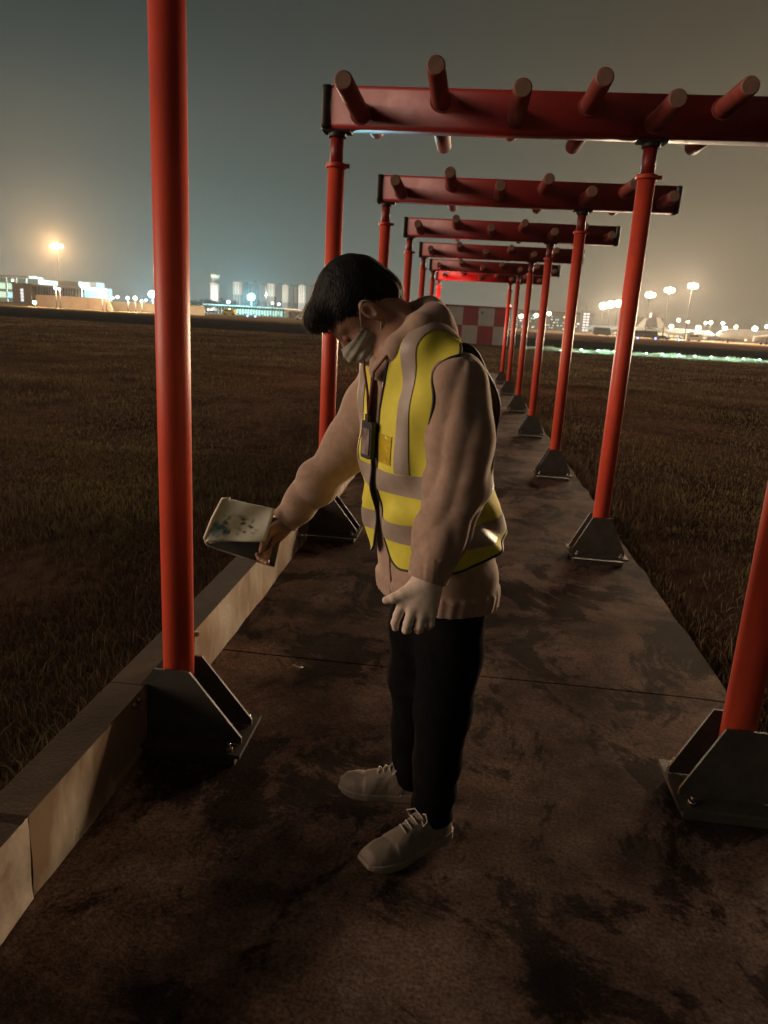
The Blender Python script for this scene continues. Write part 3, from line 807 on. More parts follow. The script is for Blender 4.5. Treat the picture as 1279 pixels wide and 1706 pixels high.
# ---- vest: loose shell round the torso, cut for neck, arms, front opening and hem
def vest_f(p):
    q = loc(p); z = q[:, 2]
    flare = .017 * np.clip((1.10 - z) / .2, 0, 1) * np.clip(-q[:, 0] * 9 + .1, 0, 1) + .006 * np.clip((1.1 - z) / .25, 0, 1)
    d = torso(p) - .013 - flare
    for s_ in (-1, 1): d = smin(d, rcone(p, wl_(.085, s_ * .085, 1.436), wl_(.055, s_ * .165, 1.408), .056, .048), .03)
    fold = .0095 * np.sin(q[:, 1] * 48 + q[:, 0] * 20 + 3 * nz3(p, 5, 3)) * np.clip((1.08 - z) * 6, 0, 1) + .005 * np.sin(q[:, 1] * 35 - z * 30 + 4 * nz3(p, 6, 6)) + .003 * nz3(p, 14, 2)
    return d + fold
ARM = []
def arm_field(v):
    q = loc(v); o = np.full(len(v), 9.0)
    for s_ in (-1, 1):
        a = (q[:, 0] - .022) / .100; b = (q[:, 2] - 1.285) / .195; side = s_ * q[:, 1]
        o = np.minimum(o, np.maximum(np.sqrt(a * a + b * b) - 1, (.170 - side) * 8) * .1)
    return o
def gap(z): return np.interp(z, [.80, .868, .88, .90, .94, .98, 1.05, 1.28, 1.33, 1.40, 1.50], [.150, .092, .062, .044, .034, .026, .018, .020, .032, .060, .082])
def open_field(v): q = loc(v); return np.where(q[:, 0] > .03, np.abs(q[:, 1] + .008) - gap(q[:, 2]), .2)
def neck_field(v): q = loc(v); return np.minimum(1.54 - q[:, 2], np.sqrt(((q[:, 0] - .112) / .088) ** 2 + (q[:, 1] / .090) ** 2) - 1 + np.where(q[:, 2] < 1.36, 1, 0))
def hem_field(v): q = loc(v); return q[:, 2] - (.915 - .31 * np.clip(q[:, 0], -.2, .2))
v, q = mesh_sdf(vest_f, LOB, HIB, .0075); vt = tris(q)
def slv_field(v): return sleeves(v) - .005 + np.maximum(0, 1.20 - v[:, 2]) * 3
for fn in (hem_field, open_field, arm_field, slv_field, neck_field): v, vt = clip(v, vt, fn)
vest = child('safety_vest', v, vt, M['vest']); md = vest.modifiers.new('thick', 'SOLIDIFY'); md.thickness = .003; md.offset = -1
vn = normals(v, vt)
for lp in loops(vt):
    if len(lp) < 12: continue
    ln_ = smooth_line(v[lp], 5)[::2]
    s = MB(); s.tube([p - PO for p in ln_], .0036, 6, False); s.build('black_binding', M['piping'], vest)
ov = v + vn * .0022
def strip(name, lo_, hi_, m=None, extra=None):
    a, b = ov, vt
    for fn in (lo_, hi_) + ((extra,) if extra else ()):
        a, b = clip(a, b, fn)
    if len(b): o = child(name, a, b, m or M['tape']); o.parent = vest; o.location = (0, 0, 0)
zs1 = lambda v: loc(v)[:, 2] + .10 * np.clip(loc(v)[:, 0], -.1, .2)
strip('reflective_band', lambda v: zs1(v) - 1.092, lambda v: 1.150 - zs1(v))
strip('reflective_band', lambda v: zs1(v) - .962, lambda v: 1.018 - zs1(v))
for s_ in (-1, 1): strip('shoulder_band', lambda v, s_=s_: s_ * loc(v)[:, 1] - .098, lambda v, s_=s_: .136 - s_ * loc(v)[:, 1], None, lambda v: zs1(v) - 1.152)
# clear pocket on the left chest
M['clear'] = mat('clear_vinyl', (.62, .46, .03), (.50, .36, .025), 14, .10, bump=1.0, bscale=32, coat=1.0)
strip('clear_pocket', lambda v: np.minimum(loc(v)[:, 1] - .018, .084 - loc(v)[:, 1]), lambda v: np.minimum(loc(v)[:, 2] - 1.150, 1.222 - loc(v)[:, 2]), M['clear'], lambda v: loc(v)[:, 0] - .05)
strip('pocket_flap', lambda v: np.minimum(-.022 - loc(v)[:, 1], .10 + loc(v)[:, 1]), lambda v: np.minimum(loc(v)[:, 2] - 1.020, 1.075 - loc(v)[:, 2]), M['vest'], lambda v: loc(v)[:, 0] - .05)

# ---- trousers
def trousers_f(p):
    d = None
    for H_, K_, A_ in ((HIPL, KNL, ANL), (HIPR, KNR, ANR)):
        e = chain(p, [H_ - V3(0, 0, .05), (H_ + K_) / 2, K_, (K_ + A_) / 2, A_], [.082, .088, .078, .067, .060], .03); d = e if d is None else smin(d, e, .055)
    d = smin(d, np.maximum(torso(p, .0) + .034, .745 - p[:, 2]), .03)
    z = p[:, 2]
    d = d + .004 * nz3(p, 9, 3) + .004 * np.sin(z * 70 + 7 * nz3(p, 5, 8)) * (np.clip((.30 - z) * 6, 0, 1) + .4 * np.exp(-((z - .45) / .07) ** 2))
    return np.maximum(np.maximum(d, .055 - z), z - .90)
v, q = mesh_sdf(trousers_f, LOB, HIB, .0065); child('trousers', v, q, M['trousers'])

# ---- trainers
def shoe(heel, toe, name):
    heel = np.array(heel); toe = np.array(toe); L_ = np.linalg.norm((toe - heel)[:2]); fx = (toe - heel) / np.linalg.norm(toe - heel); fx[2] = 0; fy = V3(-fx[1], fx[0], 0)
    def lc(p): q = p - heel; return np.stack([q @ fx / L_ * .29, q @ fy, q[:, 2]], -1)
    W_ = lambda x: np.interp(x, [-.02, -.008, .0, .03, .08, .13, .19, .235, .265, .28, .288, .294], [.014, .024, .031, .038, .038, .039, .049, .049, .043, .036, .030, .024])
    cx = lambda x: np.interp(x, [0, .1, .2, .29], [0, .003, .004, -.006])
    def up(p):
        q = lc(p); x = q[:, 0]; w_ = W_(x)
        H = np.interp(x, [-.014, .0, .02, .07, .10, .15, .20, .25, .275, .295], [.050, .085, .104, .112, .108, .090, .073, .064, .055, .034])
        a = np.abs(q[:, 1] - cx(x)) / np.maximum(w_, .004); b = np.maximum(q[:, 2] - .022, 0) / np.maximum(H - .022, .004)
        d = ((a ** 2.4 + b ** 2.2) ** .42 - 1) * .030
        d = np.maximum(d, .020 - q[:, 2]); d = np.maximum(d, np.maximum(-.012 - x, x - .290) * .8)
        d = np.maximum(d, -ellip(q, (.045, 0, .130), (.040, .026, .045)))
        cap = np.clip((x - .205) / .006, 0, 1) - np.clip((x - .075) / .006, 0, 1) * .8
        return d + .0016 * cap + .0010 * nz3(q, 45, 1)
    def so(p):
        q = lc(p); x = q[:, 0]; w_ = W_(x) + .004
        d = np.maximum(np.abs(q[:, 1] - cx(x)) - w_, np.maximum(-.016 - x, x - .296)); z0 = .004 + .012 * np.clip((x - .23) / .06, 0, 1) ** 2
        return np.maximum(d, np.maximum(q[:, 2] - .030 - .006 * (x < .09), z0 - q[:, 2]))
    lo = np.minimum(heel, toe) - .08; hi = np.maximum(heel, toe) + .08; hi[2] = .16; lo[2] = -.02
    v, q = mesh_sdf(up, lo, hi, .0038); sh = child(name, v, q, M['shoe'])
    v, q = mesh_sdf(so, lo, hi, .0034); o = child('sole', v, q, M['sole']); o.parent = sh; o.location = (0, 0, 0)
    k_ = L_ / .29; pt = lambda x, y, z: heel + fx * x * k_ + fy * y + V3(0, 0, z) - PO
    for x, z in ((.105, .114), (.125, .106), (.145, .099), (.165, .092)):
        s = MB(); s.tube([pt(x - .008, -.026, z - .016), pt(x, -.012, z + .001), pt(x + .004, .012, z + .001), pt(x - .004, .026, z - .016)], .0028, 6); s.build('lace', M['lace'], sh)
    s = MB(); s.tube([pt(.10, 0, .112), pt(.098, .02, .122), pt(.108, .040, .114), pt(.116, .034, .098), pt(.106, .008, .110), pt(.110, -.018, .122), pt(.124, -.038, .110), pt(.122, -.026, .098), pt(.104, -.004, .112)], .0022, 6); s.build('lace', M['lace'], sh)
    s = MB(); s.rings([[pt(x, y * .020, z + .006 * (1 - y * y)) for y in (-1, -.5, 0, .5, 1)] + [pt(x, y * .020, z - .004) for y in (1, 0, -1)] for x, z in ((.155, .086), (.12, .102), (.095, .114), (.075, .130))]); s.build('tongue', M['shoe'], sh)
shoe((.050, 1.905, .004), (-.166, 1.718, .004), 'trainer')
shoe((-.012, 2.066, .004), (-.296, 2.064, .004), 'trainer')

# ---- lanyard badge
bd = empty('id_badge', wl_(.205, -.012, 1.20), 'black cased badge on a dark red neck strap, hanging against the yellow vest', 'badge')
M['card'] = mat('glossy_card', (.12, .085, .075), (.30, .26, .25), 20, .08, bump=.5, bscale=40, coat=1.0)
M['strap'] = mat('dark_red_strap', (.16, .03, .03), (.10, .02, .02), 40, .7)
B0 = wl_(.205, -.012, 1.20)
tilt = np.array([[1, 0, 0], [0, 1, 0], [0, 0, 1]])
def bxl(name, du, dv, dz, su, sv, sz, m, par):
    vs = []
    for a in (-1, 1):
        for b, c in rrect(sv, sz, min(sv, sz) * .25, 3): vs.append((du + a * su) * Fw + (dv + b) * Lf + V3(0, 0, dz + c))
    n = len(vs) // 2; s = MB(); s.add(vs, [tuple(range(n))[::-1], tuple(range(n, 2 * n))] + [(i, (i + 1) % n, n + (i + 1) % n, n + i) for i in range(n)]); return s.build(name, m, par)
cs = bxl('case', 0, 0, 0, .006, .027, .048, M['black'], bd); bxl('card', .007, 0, -.004, .0015, .020, .034, M['card'], bd); bxl('clip', .004, 0, .056, .004, .008, .010, M['black'], bd)
for s_ in (-1, 1):
    s = MB(); pts = [wl_(.208, -.012, 1.262), wl_(.208, -.012 + s_ * .010, 1.32), wl_(.218, s_ * .026, 1.375), wl_(.205, s_ * .060, 1.415), wl_(.158, s_ * .092, 1.468), wl_(.10, s_ * .088, 1.515)]
    s.tube([p - B0 for p in pts], .0036, 6); s.build('neck_strap', M['strap'], bd)

# ---- the packet held out in the right hand
PK0 = at(420, 885, 2.03)
pk = empty('printed_packet', PK0, 'white printed packet with dark and teal blotches, held open in the outstretched right hand', 'packet')
M['packet'] = bpy.data.materials.new('printed_packet'); M['packet'].use_nodes = True
t = M['packet'].node_tree; b = t.nodes['Principled BSDF']; tcn = nd(t, 'ShaderNodeTexCoord'); l_ = t.links.new
uvn = tcn.outputs['UV']
n1 = nd(t, 'ShaderNodeTexNoise'); n1.inputs['Scale'].default_value = 7; n1.inputs['Detail'].default_value = 4; l_(uvn, n1.inputs['Vector'])
n2 = nd(t, 'ShaderNodeTexNoise'); n2.inputs['Scale'].default_value = 3.2; l_(uvn, n2.inputs['Vector'])
sx = nd(t, 'ShaderNodeSeparateXYZ'); l_(uvn, sx.inputs[0])
def band(sock, c, w_):
    a = nd(t, 'ShaderNodeMath', operation='SUBTRACT'); l_(sock, a.inputs[0]); a.inputs[1].default_value = c
    b_ = nd(t, 'ShaderNodeMath', operation='ABSOLUTE'); l_(a.outputs[0], b_.inputs[0]); m_ = nd(t, 'ShaderNodeMapRange'); l_(b_.outputs[0], m_.inputs[0]); m_.inputs[1].default_value = w_; m_.inputs[2].default_value = w_ * .55; return m_.outputs[0]
def mul(a, b2): m_ = nd(t, 'ShaderNodeMath', operation='MULTIPLY'); l_(a, m_.inputs[0]); l_(b2, m_.inputs[1]); return m_.outputs[0]
def thr(sock, lo_, hi_): m_ = nd(t, 'ShaderNodeMapRange'); l_(sock, m_.inputs[0]); m_.inputs[1].default_value = lo_; m_.inputs[2].default_value = hi_; return m_.outputs[0]
fac_dark = mul(mul(band(sx.outputs['Y'], .40, .30), band(sx.outputs['X'], .45, .42)), thr(n1.outputs[0], .50, .62))
fac_teal = mul(mul(band(sx.outputs['Y'], .24, .26), band(sx.outputs['X'], .16, .20)), thr(n2.outputs[0], .38, .55))
base = ramp(nd(t, 'ShaderNodeValToRGB'), [(.3, (.72, .68, .54)), (.7, (.84, .80, .66))]); l_(n2.outputs[0], base.inputs[0])
m1 = nd(t, 'ShaderNodeMix', data_type='RGBA'); l_(fac_dark, m1.inputs['Factor']); l_(base.outputs[0], m1.inputs['A']); m1.inputs['B'].default_value = (.10, .095, .07, 1)
m2 = nd(t, 'ShaderNodeMix', data_type='RGBA'); l_(fac_teal, m2.inputs['Factor']); l_(m1.outputs['Result'], m2.inputs['A']); m2.inputs['B'].default_value = (.06, .14, .15, 1)
l_(m2.outputs['Result'], b.inputs['Base Color']); b.inputs['Roughness'].default_value = .5
M['pk_in'] = mat('packet_inside', (.10, .085, .075), (.07, .06, .055), 20, .7); M['pk_edge'] = mat('packet_rim', (.70, .58, .45), rough=.6)


def sheet(name, c, m, par, thick=.002, n=14, bulge=None, uv=False):
    """Curved sheet through four corners (tl, tr, br, bl), in world space."""
    tl_, tr_, br_, bl_ = [np.asarray(x, float) for x in c]; nn = np.cross(tr_ - tl_, bl_ - tl_); nn /= np.linalg.norm(nn)
    me = bpy.data.meshes.new(name); vs = []; fs = []
    for j in range(n + 1):
        for i in range(n + 1):
            a, e = i / n, j / n; p = (tl_ * (1 - a) + tr_ * a) * (1 - e) + (bl_ * (1 - a) + br_ * a) * e
            vs.append(tuple(p + nn * (bulge(a, e) if bulge else 0) - PK0))
    for j in range(n):
        for i in range(n): k = j * (n + 1) + i; fs.append((k, k + 1, k + n + 2, k + n + 1))
    me.from_pydata(vs, [], fs); me.polygons.foreach_set('use_smooth', [True] * len(fs)); me.materials.append(m)
    ul = me.uv_layers.new(name='uv')
    for lp in me.loops: k = lp.vertex_index; ul.data[lp.index].uv = ((k % (n + 1)) / n, 1 - (k // (n + 1)) / n)
    o = bpy.data.objects.new(name, me); COL.objects.link(o); o.parent = par
    md = o.modifiers.new('thick', 'SOLIDIFY'); md.thickness = thick; return o
A0, A1, A2, A3 = at(372, 829, 2.04), at(458, 848, 2.068), at(442, 902, 2.045), at(342, 902, 2.01)
sheet('printed_side', (A0, A1, A2, A3), M['packet'], pk, .002, 16, lambda a, e: .012 * math.sin(math.pi * a) * math.sin(math.pi * min(1, e * 1.1)) - .010 * e * a + .003 * math.sin(9 * a + 4 * e))
C0, C1, C2, C3 = at(374, 832, 2.075), at(474, 868, 2.085), at(457, 944, 2.07), at(346, 908, 2.025)
sheet('dark_side', (C0, C1, C2, C3), M['pk_in'], pk, .002, 12, lambda a, e: -.010 * math.sin(math.pi * a) * e)
s = MB(); s.tube([p - PK0 for p in (A0 + V3(.02, 0, .000), A0 + V3(-.002, 0, -.004), (A0 + A3) / 2 + V3(-.005, 0, .002), A3 + V3(-.002, 0, .010), A3)], [.003, .005, .006, .005, .003], 8); s.build('folded_rim', M['pk_edge'], pk)
s = MB(); s.tube([p - PK0 for p in (A3, C3, (C3 + C2) / 2 + V3(0, 0, -.004), C2)], [.004, .0035, .0028, .0022], 8); s.build('lower_rim', M['pk_edge'], pk)

# ================================================================== FAR SIDE OF THE AIRFIELD
def fm(name, c1, c2, sc_, rough=.8, **k): M[name] = mat(name, c1, c2, sc_, rough, **k); return M[name]
fm('tan_wall', (.30, .20, .12), (.25, .16, .10), .4); fm('lit_tan_wall', (.46, .36, .24), (.40, .31, .2), .4)  # second perimeter wall is a lighter tan, lamplight put into its colour
fm('stucco', (.62, .58, .48), (.52, .48, .40), .2); fm('white_paint', (.80, .77, .70), (.70, .67, .6), .3, .5)
fm('grey_wall', (.22, .22, .20), (.17, .17, .16), .1); fm('dark_wall', (.07, .065, .055), (.05, .047, .04), .2)
fm('concrete_far', (.42, .43, .41), (.34, .35, .34), .1); fm('brown_wall', (.26, .20, .13), (.21, .16, .10), .2)
fm('teal_glow_wall', (.14, .22, .24), (.10, .17, .19), .1)  # teal glow on the high-rises put into the wall colour
M['glass_dark'] = mat('dark_glazing', (.03, .035, .04), rough=.2)
M['win_green'] = mat('lit_window_green', (.6, .8, .62), emit=.75, ecol=(.72, 1, .74))
M['win_white'] = mat('lit_window_white', (.8, .8, .8), emit=1.0, ecol=(.92, .95, 1))
M['win_warm'] = mat('lit_window_warm', (.8, .7, .5), emit=.9, ecol=(1, .84, .52))
M['win_cyan'] = mat('lit_window_cyan', (.5, .8, .9), emit=.9, ecol=(.5, .93, 1))
M['pole'] = mat('grey_pole', (.05, .046, .04), (.04, .036, .032), 3, .7, .1)
M['tyre'] = mat('rubber', (.02, .02, .02), rough=.8)


def wx(x, y, Y): return at(x, y, Y)[0]
def wz(x, y, Y): return at(x, y, Y)[2]


def block(name, x0, x1, yt, Y, dep, m, label, cat, group=None, ym=510):
    """A building whose front stands at depth Y; base on the ground; returns root, local X0, X1, height."""
    X0, X1 = wx(x0, ym, Y), wx(x1, ym, Y); H = wz((x0 + x1) / 2, yt, Y) - GZ
    t = empty(name, ((X0 + X1) / 2, Y, GZ), label, cat, group); W = (X1 - X0) / 2
    s = MB(); s.box((0, dep / 2, H / 2), (2 * W, dep, H)); s.build('wall', m, t)
    return t, W, H


def part_box(t, name, c, d, m): return MB().box(c, d).build(name, m, t)


# hangar at the far left with lit glazing and a truss canopy
t, W, H = block('hangar', -70, 66, 462, 300, 40, M['stucco'], 'pale green lit hangar under a flat canopy at the far left', 'hangar')
part_box(t, 'canopy', (0, -3, H + .5), (2 * W + 2, 10, .7), M['stucco'])
for k in range(9): part_box(t, 'column', (-W + 1 + k * (2 * W - 2) / 8, -7, H / 2), (.5, .5, H), M['white_paint'])
for k in range(8):
    for r_ in range(2):
        part_box(t, 'lit_window', (-W + 2 + (k + .5) * (2 * W - 4) / 8, -.05, H * (.30 + .36 * r_)), ((2 * W - 4) / 8 * .8, .12, H * .24), M['win_cyan'] if (r_ == 0 and k % 2) else M['win_green'])
t, W, H = block('stair_block', 22, 54, 474, 258, 14, M['brown_wall'], 'plain brown block with a column of lit windows beside the arcaded building', 'building')
part_box(t, 'parapet', (0, 7, H + .25), (2 * W + .5, 14.5, .5), M['brown_wall'])
for k in range(4): part_box(t, 'lit_window', (0, -.04, 1.2 + k * (H - 2) / 4), (1.0, .1, .9), M['win_white'])
# arcaded building
t, W, H = block('arcaded_building', 53, 141, 479.5, 262, 16, M['grey_wall'], 'long white arcaded building with a row of pillars behind the tan wall', 'building')
part_box(t, 'roof_slab', (0, 6.5, H + .35), (2 * W + 1, 19, .7), M['white_paint'])
part_box(t, 'plinth', (0, -1, .5), (2 * W, 2, 1), M['stucco'])
for k in range(20): part_box(t, 'pillar', (-W + .3 + k * (2 * W - .6) / 19, -1.3, H / 2), (.42, .6, H), M['white_paint'])
part_box(t, 'penthouse', (W * .15, 9, H + 1.6), (W * .8, 8, 2.0), M['stucco'])
t, W, H = block('pale_block', 129, 158, 478, 345, 18, M['concrete_far'], 'pale stepped block to the right of the arcaded building', 'building')
part_box(t, 'roof_block', (W * .3, 8, H + 1.2), (W, 8, 2.4), M['concrete_far'])
for k in range(4): part_box(t, 'window', (-W * .7 + k * W * .45, -.05, H * .7), (1.2, .12, 1.4), M['glass_dark'])
# perimeter walls
for nm, x0, x1, yt, Y, m, lab in (('perimeter_wall', 62, 179, 495, 172, M['tan_wall'], 'brown tan perimeter wall with a sloping end in front of the arcaded building'),
                                 ('perimeter_wall', 184, 340, 507, 188, M['lit_tan_wall'], 'long perimeter wall coloured pale for lamplight, continuing to the right behind the near red post')):
    X0, X1 = wx(x0, 510, Y), wx(x1, 510, Y); H = wz((x0 + x1) / 2, yt, Y) - GZ
    t = empty(nm, ((X0 + X1) / 2, Y, GZ), lab, 'wall'); W = (X1 - X0) / 2
    s = MB(); s.box((0, 0, H / 2), (2 * W, .3, H)); s.build('panel', m, t)
    part_box(t, 'coping', (0, 0, H + .06), (2 * W + .1, .42, .12), m)
    n = int(2 * W / 4)
    for k in range(n + 1): part_box(t, 'pier', (-W + k * 2 * W / n, -.2, H / 2), (.3, .14, H), m)
    if m is M['tan_wall']:
        s = MB(); s.prism([(W + .05, 0), (W + 1.4, 0), (W + .2, H), (W + .05, H)], 'y', -.25, .25); s.build('end_buttress', m, t)

# control tower
Yt = 1150; X = wx(358.5, 490, Yt); k_ = Yt / FPX
t = empty('control_tower', (X, Yt, GZ), 'white floodlit airport control tower standing above the trees', 'control tower')
zb = lambda y: wz(358.5, y, Yt) - GZ
s = MB(); n = 14
ringz = lambda r, z: [(r * math.cos(2 * math.pi * i / n), r * math.sin(2 * math.pi * i / n), z) for i in range(n)]
s.rings([ringz(r * k_, z) for r, z in ((7.2, 0), (7.0, zb(497)), (6.9, zb(488)), (7.8, zb(478)), (9.2, zb(472)))]); s.build('shaft', M['white_paint'], t)
for a in (-2.4, -1.57, -.7):
    s = MB(); s.box((7.3 * k_ * math.cos(a), 7.3 * k_ * math.sin(a), zb(486)), (1.6 * k_, 1.6 * k_, zb(472) - zb(499))); s.build('fin', M['white_paint'], t)
s = MB(); s.rings([ringz(r * k_, z) for r, z in ((9.6, zb(472)), (9.6, zb(470.6)))]); s.build('gallery', M['concrete_far'], t)
s = MB(); s.rings([ringz(r * k_, z) for r, z in ((6.2, zb(470.6)), (5.6, zb(465)))]); s.build('service_floor', M['white_paint'], t)
s = MB(); s.rings([ringz(r * k_, z) for r, z in ((8.4, zb(465)), (8.4, zb(464)))]); s.build('gallery', M['concrete_far'], t)
s = MB(); s.rings([ringz(r * k_, z) for r, z in ((5.6, zb(464)), (7.2, zb(459)))]); s.build('cab_glazing', M['win_green'], t)
s = MB(); s.rings([ringz(r * k_, z) for r, z in ((7.8, zb(459)), (7.4, zb(456.5)), (2.0, zb(455.5)))]); s.build('cab_roof', M['white_paint'], t)
s = MB(); s.cyl((0, 0, zb(456)), (0, 0, zb(448)), .5, .2, n=8); s.build('aerial', M['pole'], t)
d = bpy.data.lights.new('tower_flood', 'POINT'); d.energy = 120000; d.color = (.93, 1, .97); d.shadow_soft_size = 1
lo = bpy.data.objects.new('tower_flood', d); COL.objects.link(lo); lo.parent = t; lo.location = (8, -45, 12)

# high-rise blocks right of the tower
hr = [(389, 404, 470, 'white_paint', 'teal_glow_wall'), (406, 417, 473, 'teal_glow_wall', 'teal_glow_wall'), (419, 431, 470, 'concrete_far', 'teal_glow_wall'), (433, 443, 475, 'concrete_far', 'grey_wall'),
      (445.5, 459, 473, 'white_paint', 'grey_wall'), (461, 468.5, 474, 'concrete_far', 'grey_wall'), (470, 480.5, 475, 'stucco', 'grey_wall'), (482.5, 489, 476, 'grey_wall', 'teal_glow_wall'),
      (490, 496, 478, 'stucco', 'grey_wall'), (497.5, 511, 476, 'white_paint', 'concrete_far'), (513, 524, 478, 'concrete_far', 'grey_wall')]
hl = ['leftmost high-rise block beside the control tower, pale on top', 'narrow high-rise block in teal glow colour behind the left of the cyan floodlight', 'high-rise block directly behind the cyan floodlight', 'grey high-rise block just right of the cyan floodlight',
      'brightest pale high-rise block in the middle of the row', 'slim grey high-rise block right of the brightest one', 'cream high-rise block in the right half of the row', 'dark slim high-rise block between two cream ones',
      'slim cream high-rise block left of the widest pale one', 'wide pale high-rise block nearest to the person', 'high-rise block partly hidden behind the person']
for k, (x0, x1, yt, ma, mb) in enumerate(hr):
    Y = 1480 + 40 * (k % 3); X0, X1 = wx(x0, 500, Y), wx(x1, 500, Y); H = wz((x0 + x1) / 2, yt, Y) - GZ; W = (X1 - X0) / 2
    t = empty('apartment_tower', ((X0 + X1) / 2, Y, GZ), hl[k], 'apartment tower', 'high-rise blocks behind the airfield')
    hs = H * (.58 if k in (0, 4) else .42)
    s = MB(); s.prism(rrect(W, W * .8, W * .35, 3), 'z', 0, hs); s.build('lower_storeys', M[mb], t)
    s = MB(); s.prism(rrect(W * .97, W * .78, W * .35, 3), 'z', hs, H); s.build('upper_storeys', M[ma], t)  # paler upper storeys: the lit part of the facade put into its colour
    part_box(t, 'roof_house', (0, 0, H + 1.5), (W * .8, W * .8, 3), M[mb])
    if k in (0, 2, 4, 6, 9):
        d = bpy.data.lights.new('facade_flood', 'POINT'); d.energy = 42000; d.color = (1, .95, .82) if k != 2 else (.5, .9, 1); d.shadow_soft_size = 1
        lo = bpy.data.objects.new('facade_flood', d); COL.objects.link(lo); lo.parent = t; lo.location = (0, -W - 30, H * .62)
    for j in range(3): part_box(t, 'balcony_stack', (-W * .6 + j * W * .6, -W * .82, H * .5), (W * .22, W * .2, H * .94), M['concrete_far'])

# trees between the wall and the tower
def leafy(name, loc, h, wdt, label, seed, m, tr):
    r_ = np.random.default_rng(seed); t = empty(name, loc, label, 'tree', 'dark trees at the foot of the control tower')
    s = MB(); s.tube([(0, 0, 0), (.1, 0, h * .3), (-.1, .1, h * .6)], [h * .035, h * .028, h * .012], 7)
    for a in range(4): s.tube([(0, 0, h * .3), (wdt * .35 * math.cos(a * 1.6), wdt * .35 * math.sin(a * 1.6), h * .62)], [h * .015, h * .005], 5)
    s.build('trunk', tr, t)
    n = 900; cl = r_.normal(0, 1, (14, 3)) * np.array([wdt * .28, wdt * .28, h * .17]) + np.array([0, 0, h * .62])
    c = cl[r_.integers(0, 14, n)] + r_.normal(0, 1, (n, 3)) * np.array([wdt * .11, wdt * .11, h * .07])
    c = c[c[:, 2] > h * .18]; n = len(c); a = r_.normal(0, 1, (n, 3)); b = r_.normal(0, 1, (n, 3)); sz = h * .035
    v = np.stack([c + a * sz, c + b * sz, c - a * sz, c - b * sz], 1).reshape(-1, 3)
    raw_mesh('crown', v, (np.arange(n * 4).reshape(-1, 4)).tolist(), m, t, False)
M['leaf'] = mat('dark_foliage', (.040, .055, .030), (.025, .035, .02), .5, .7); M['bark'] = mat('bark', (.06, .045, .03), rough=.9)
tl = ['dark tree at the left end of the row, next to the near red post', 'dark tree left of the control tower shaft', 'taller dark tree immediately left of the control tower', 'dark tree in front of the control tower base', 'dark tree immediately right of the control tower', 'last dark tree of the row, before the high-rise blocks', 'dark tree halfway between the near red post and the control tower']
for k, (x, yt, wd_) in enumerate([(320, 499, 20), (343, 500, 14), (350, 497, 17), (363, 502, 15), (373, 499, 16), (385, 502, 17), (333, 498, 18)]):
    Y = 820 + 23 * k; leafy('tree', (wx(x, 505, Y), Y, GZ), wz(x, yt, Y) - GZ, wd_ * Y / FPX * 1.3, tl[k], 40 + k, M['leaf'], M['bark'])

# low passenger building with lit bays
t, W, H = block('terminal_pavilion', 366, 476, 512.5, 332, 22, M['grey_wall'], 'low glazed terminal with pale green lit bays under a thin white roof', 'terminal')
part_box(t, 'roof_slab', (-1.5, 8, H + .25), (2 * W + 6, 34, .45), M['white_paint'])
for k in range(25): part_box(t, 'column', (-W + k * 2 * W / 24, -1.5, H / 2), (.22, .22, H), M['white_paint'])
for k in range(24):
    lit_ = .25 < (k + .5) / 24 < .97
    part_box(t, 'lit_bay' if lit_ else 'dark_bay', (-W + (k + .5) * 2 * W / 24, -.06, H * (.42 if k % 3 else .47)), (2 * W / 24 * .72, .14, H * (.66 if k % 3 else .52)), M['win_green'] if lit_ else M['glass_dark'])
t, W, H = block('annex', 484, 508, 519.5, 340, 10, M['white_paint'], 'small white annex with a red door to the right of the lit terminal', 'building')
part_box(t, 'door', (-W * .2, -.05, 1.1), (1.2, .12, 2.2), M['red']); part_box(t, 'roof_slab', (0, 5, H + .1), (2 * W + .6, 10.6, .2), M['grey_wall'])

# checkered equipment shelter
Y = 60.3; X0, X1 = -4.31, 3.10
t = empty('equipment_shelter', ((X0 + X1) / 2, Y, GZ), 'equipment shelter painted in large red and white checks at the end of the path', 'shelter')
M['check_red'] = mat('faded_red_paint', (.26, .034, .036), (.21, .027, .03), 1.2, .6); M['check_white'] = mat('faded_white_paint', (.38, .325, .285), (.32, .27, .235), 1.2, .6)
W = (X1 - X0) / 2; Hh = 2.93; D = 3.6; nx = 6
s = MB(); mi = []
xs = [-W + (X1 - X0) * (k / nx) for k in range(nx + 1)]; zs = [0, .12, 1.52, Hh]
def q4(a, b, c, d, m_): s.add([a, b, c, d], [(0, 1, 2, 3)]); mi.append(m_)
for i in range(nx):
    for j in range(3):
        cm = (i + j) % 2 if j else 1
        q4((xs[i], 0, zs[j]), (xs[i + 1], 0, zs[j]), (xs[i + 1], 0, zs[j + 1]), (xs[i], 0, zs[j + 1]), cm)
        q4((xs[i + 1], D, zs[j]), (xs[i], D, zs[j]), (xs[i], D, zs[j + 1]), (xs[i + 1], D, zs[j + 1]), 1 - cm)
for i in range(3):
    for j in range(3):
        y0, y1 = D * i / 3, D * (i + 1) / 3; cm = (i + j + 1) % 2
        q4((W, y0, zs[j]), (W, y1, zs[j]), (W, y1, zs[j + 1]), (W, y0, zs[j + 1]), cm); q4((-W, y1, zs[j]), (-W, y0, zs[j]), (-W, y0, zs[j + 1]), (-W, y1, zs[j + 1]), cm)
o = s.build('wall', M['check_white'], t); o.data.materials.append(M['check_red']); o.data.polygons.foreach_set('material_index', mi)
part_box(t, 'roof', (0, D / 2, Hh + .05), (2 * W + .16, D + .16, .10), M['check_red'])
part_box(t, 'footing', (0, D / 2, .04), (2 * W + .2, D + .2, .08), M['dark_wall'])
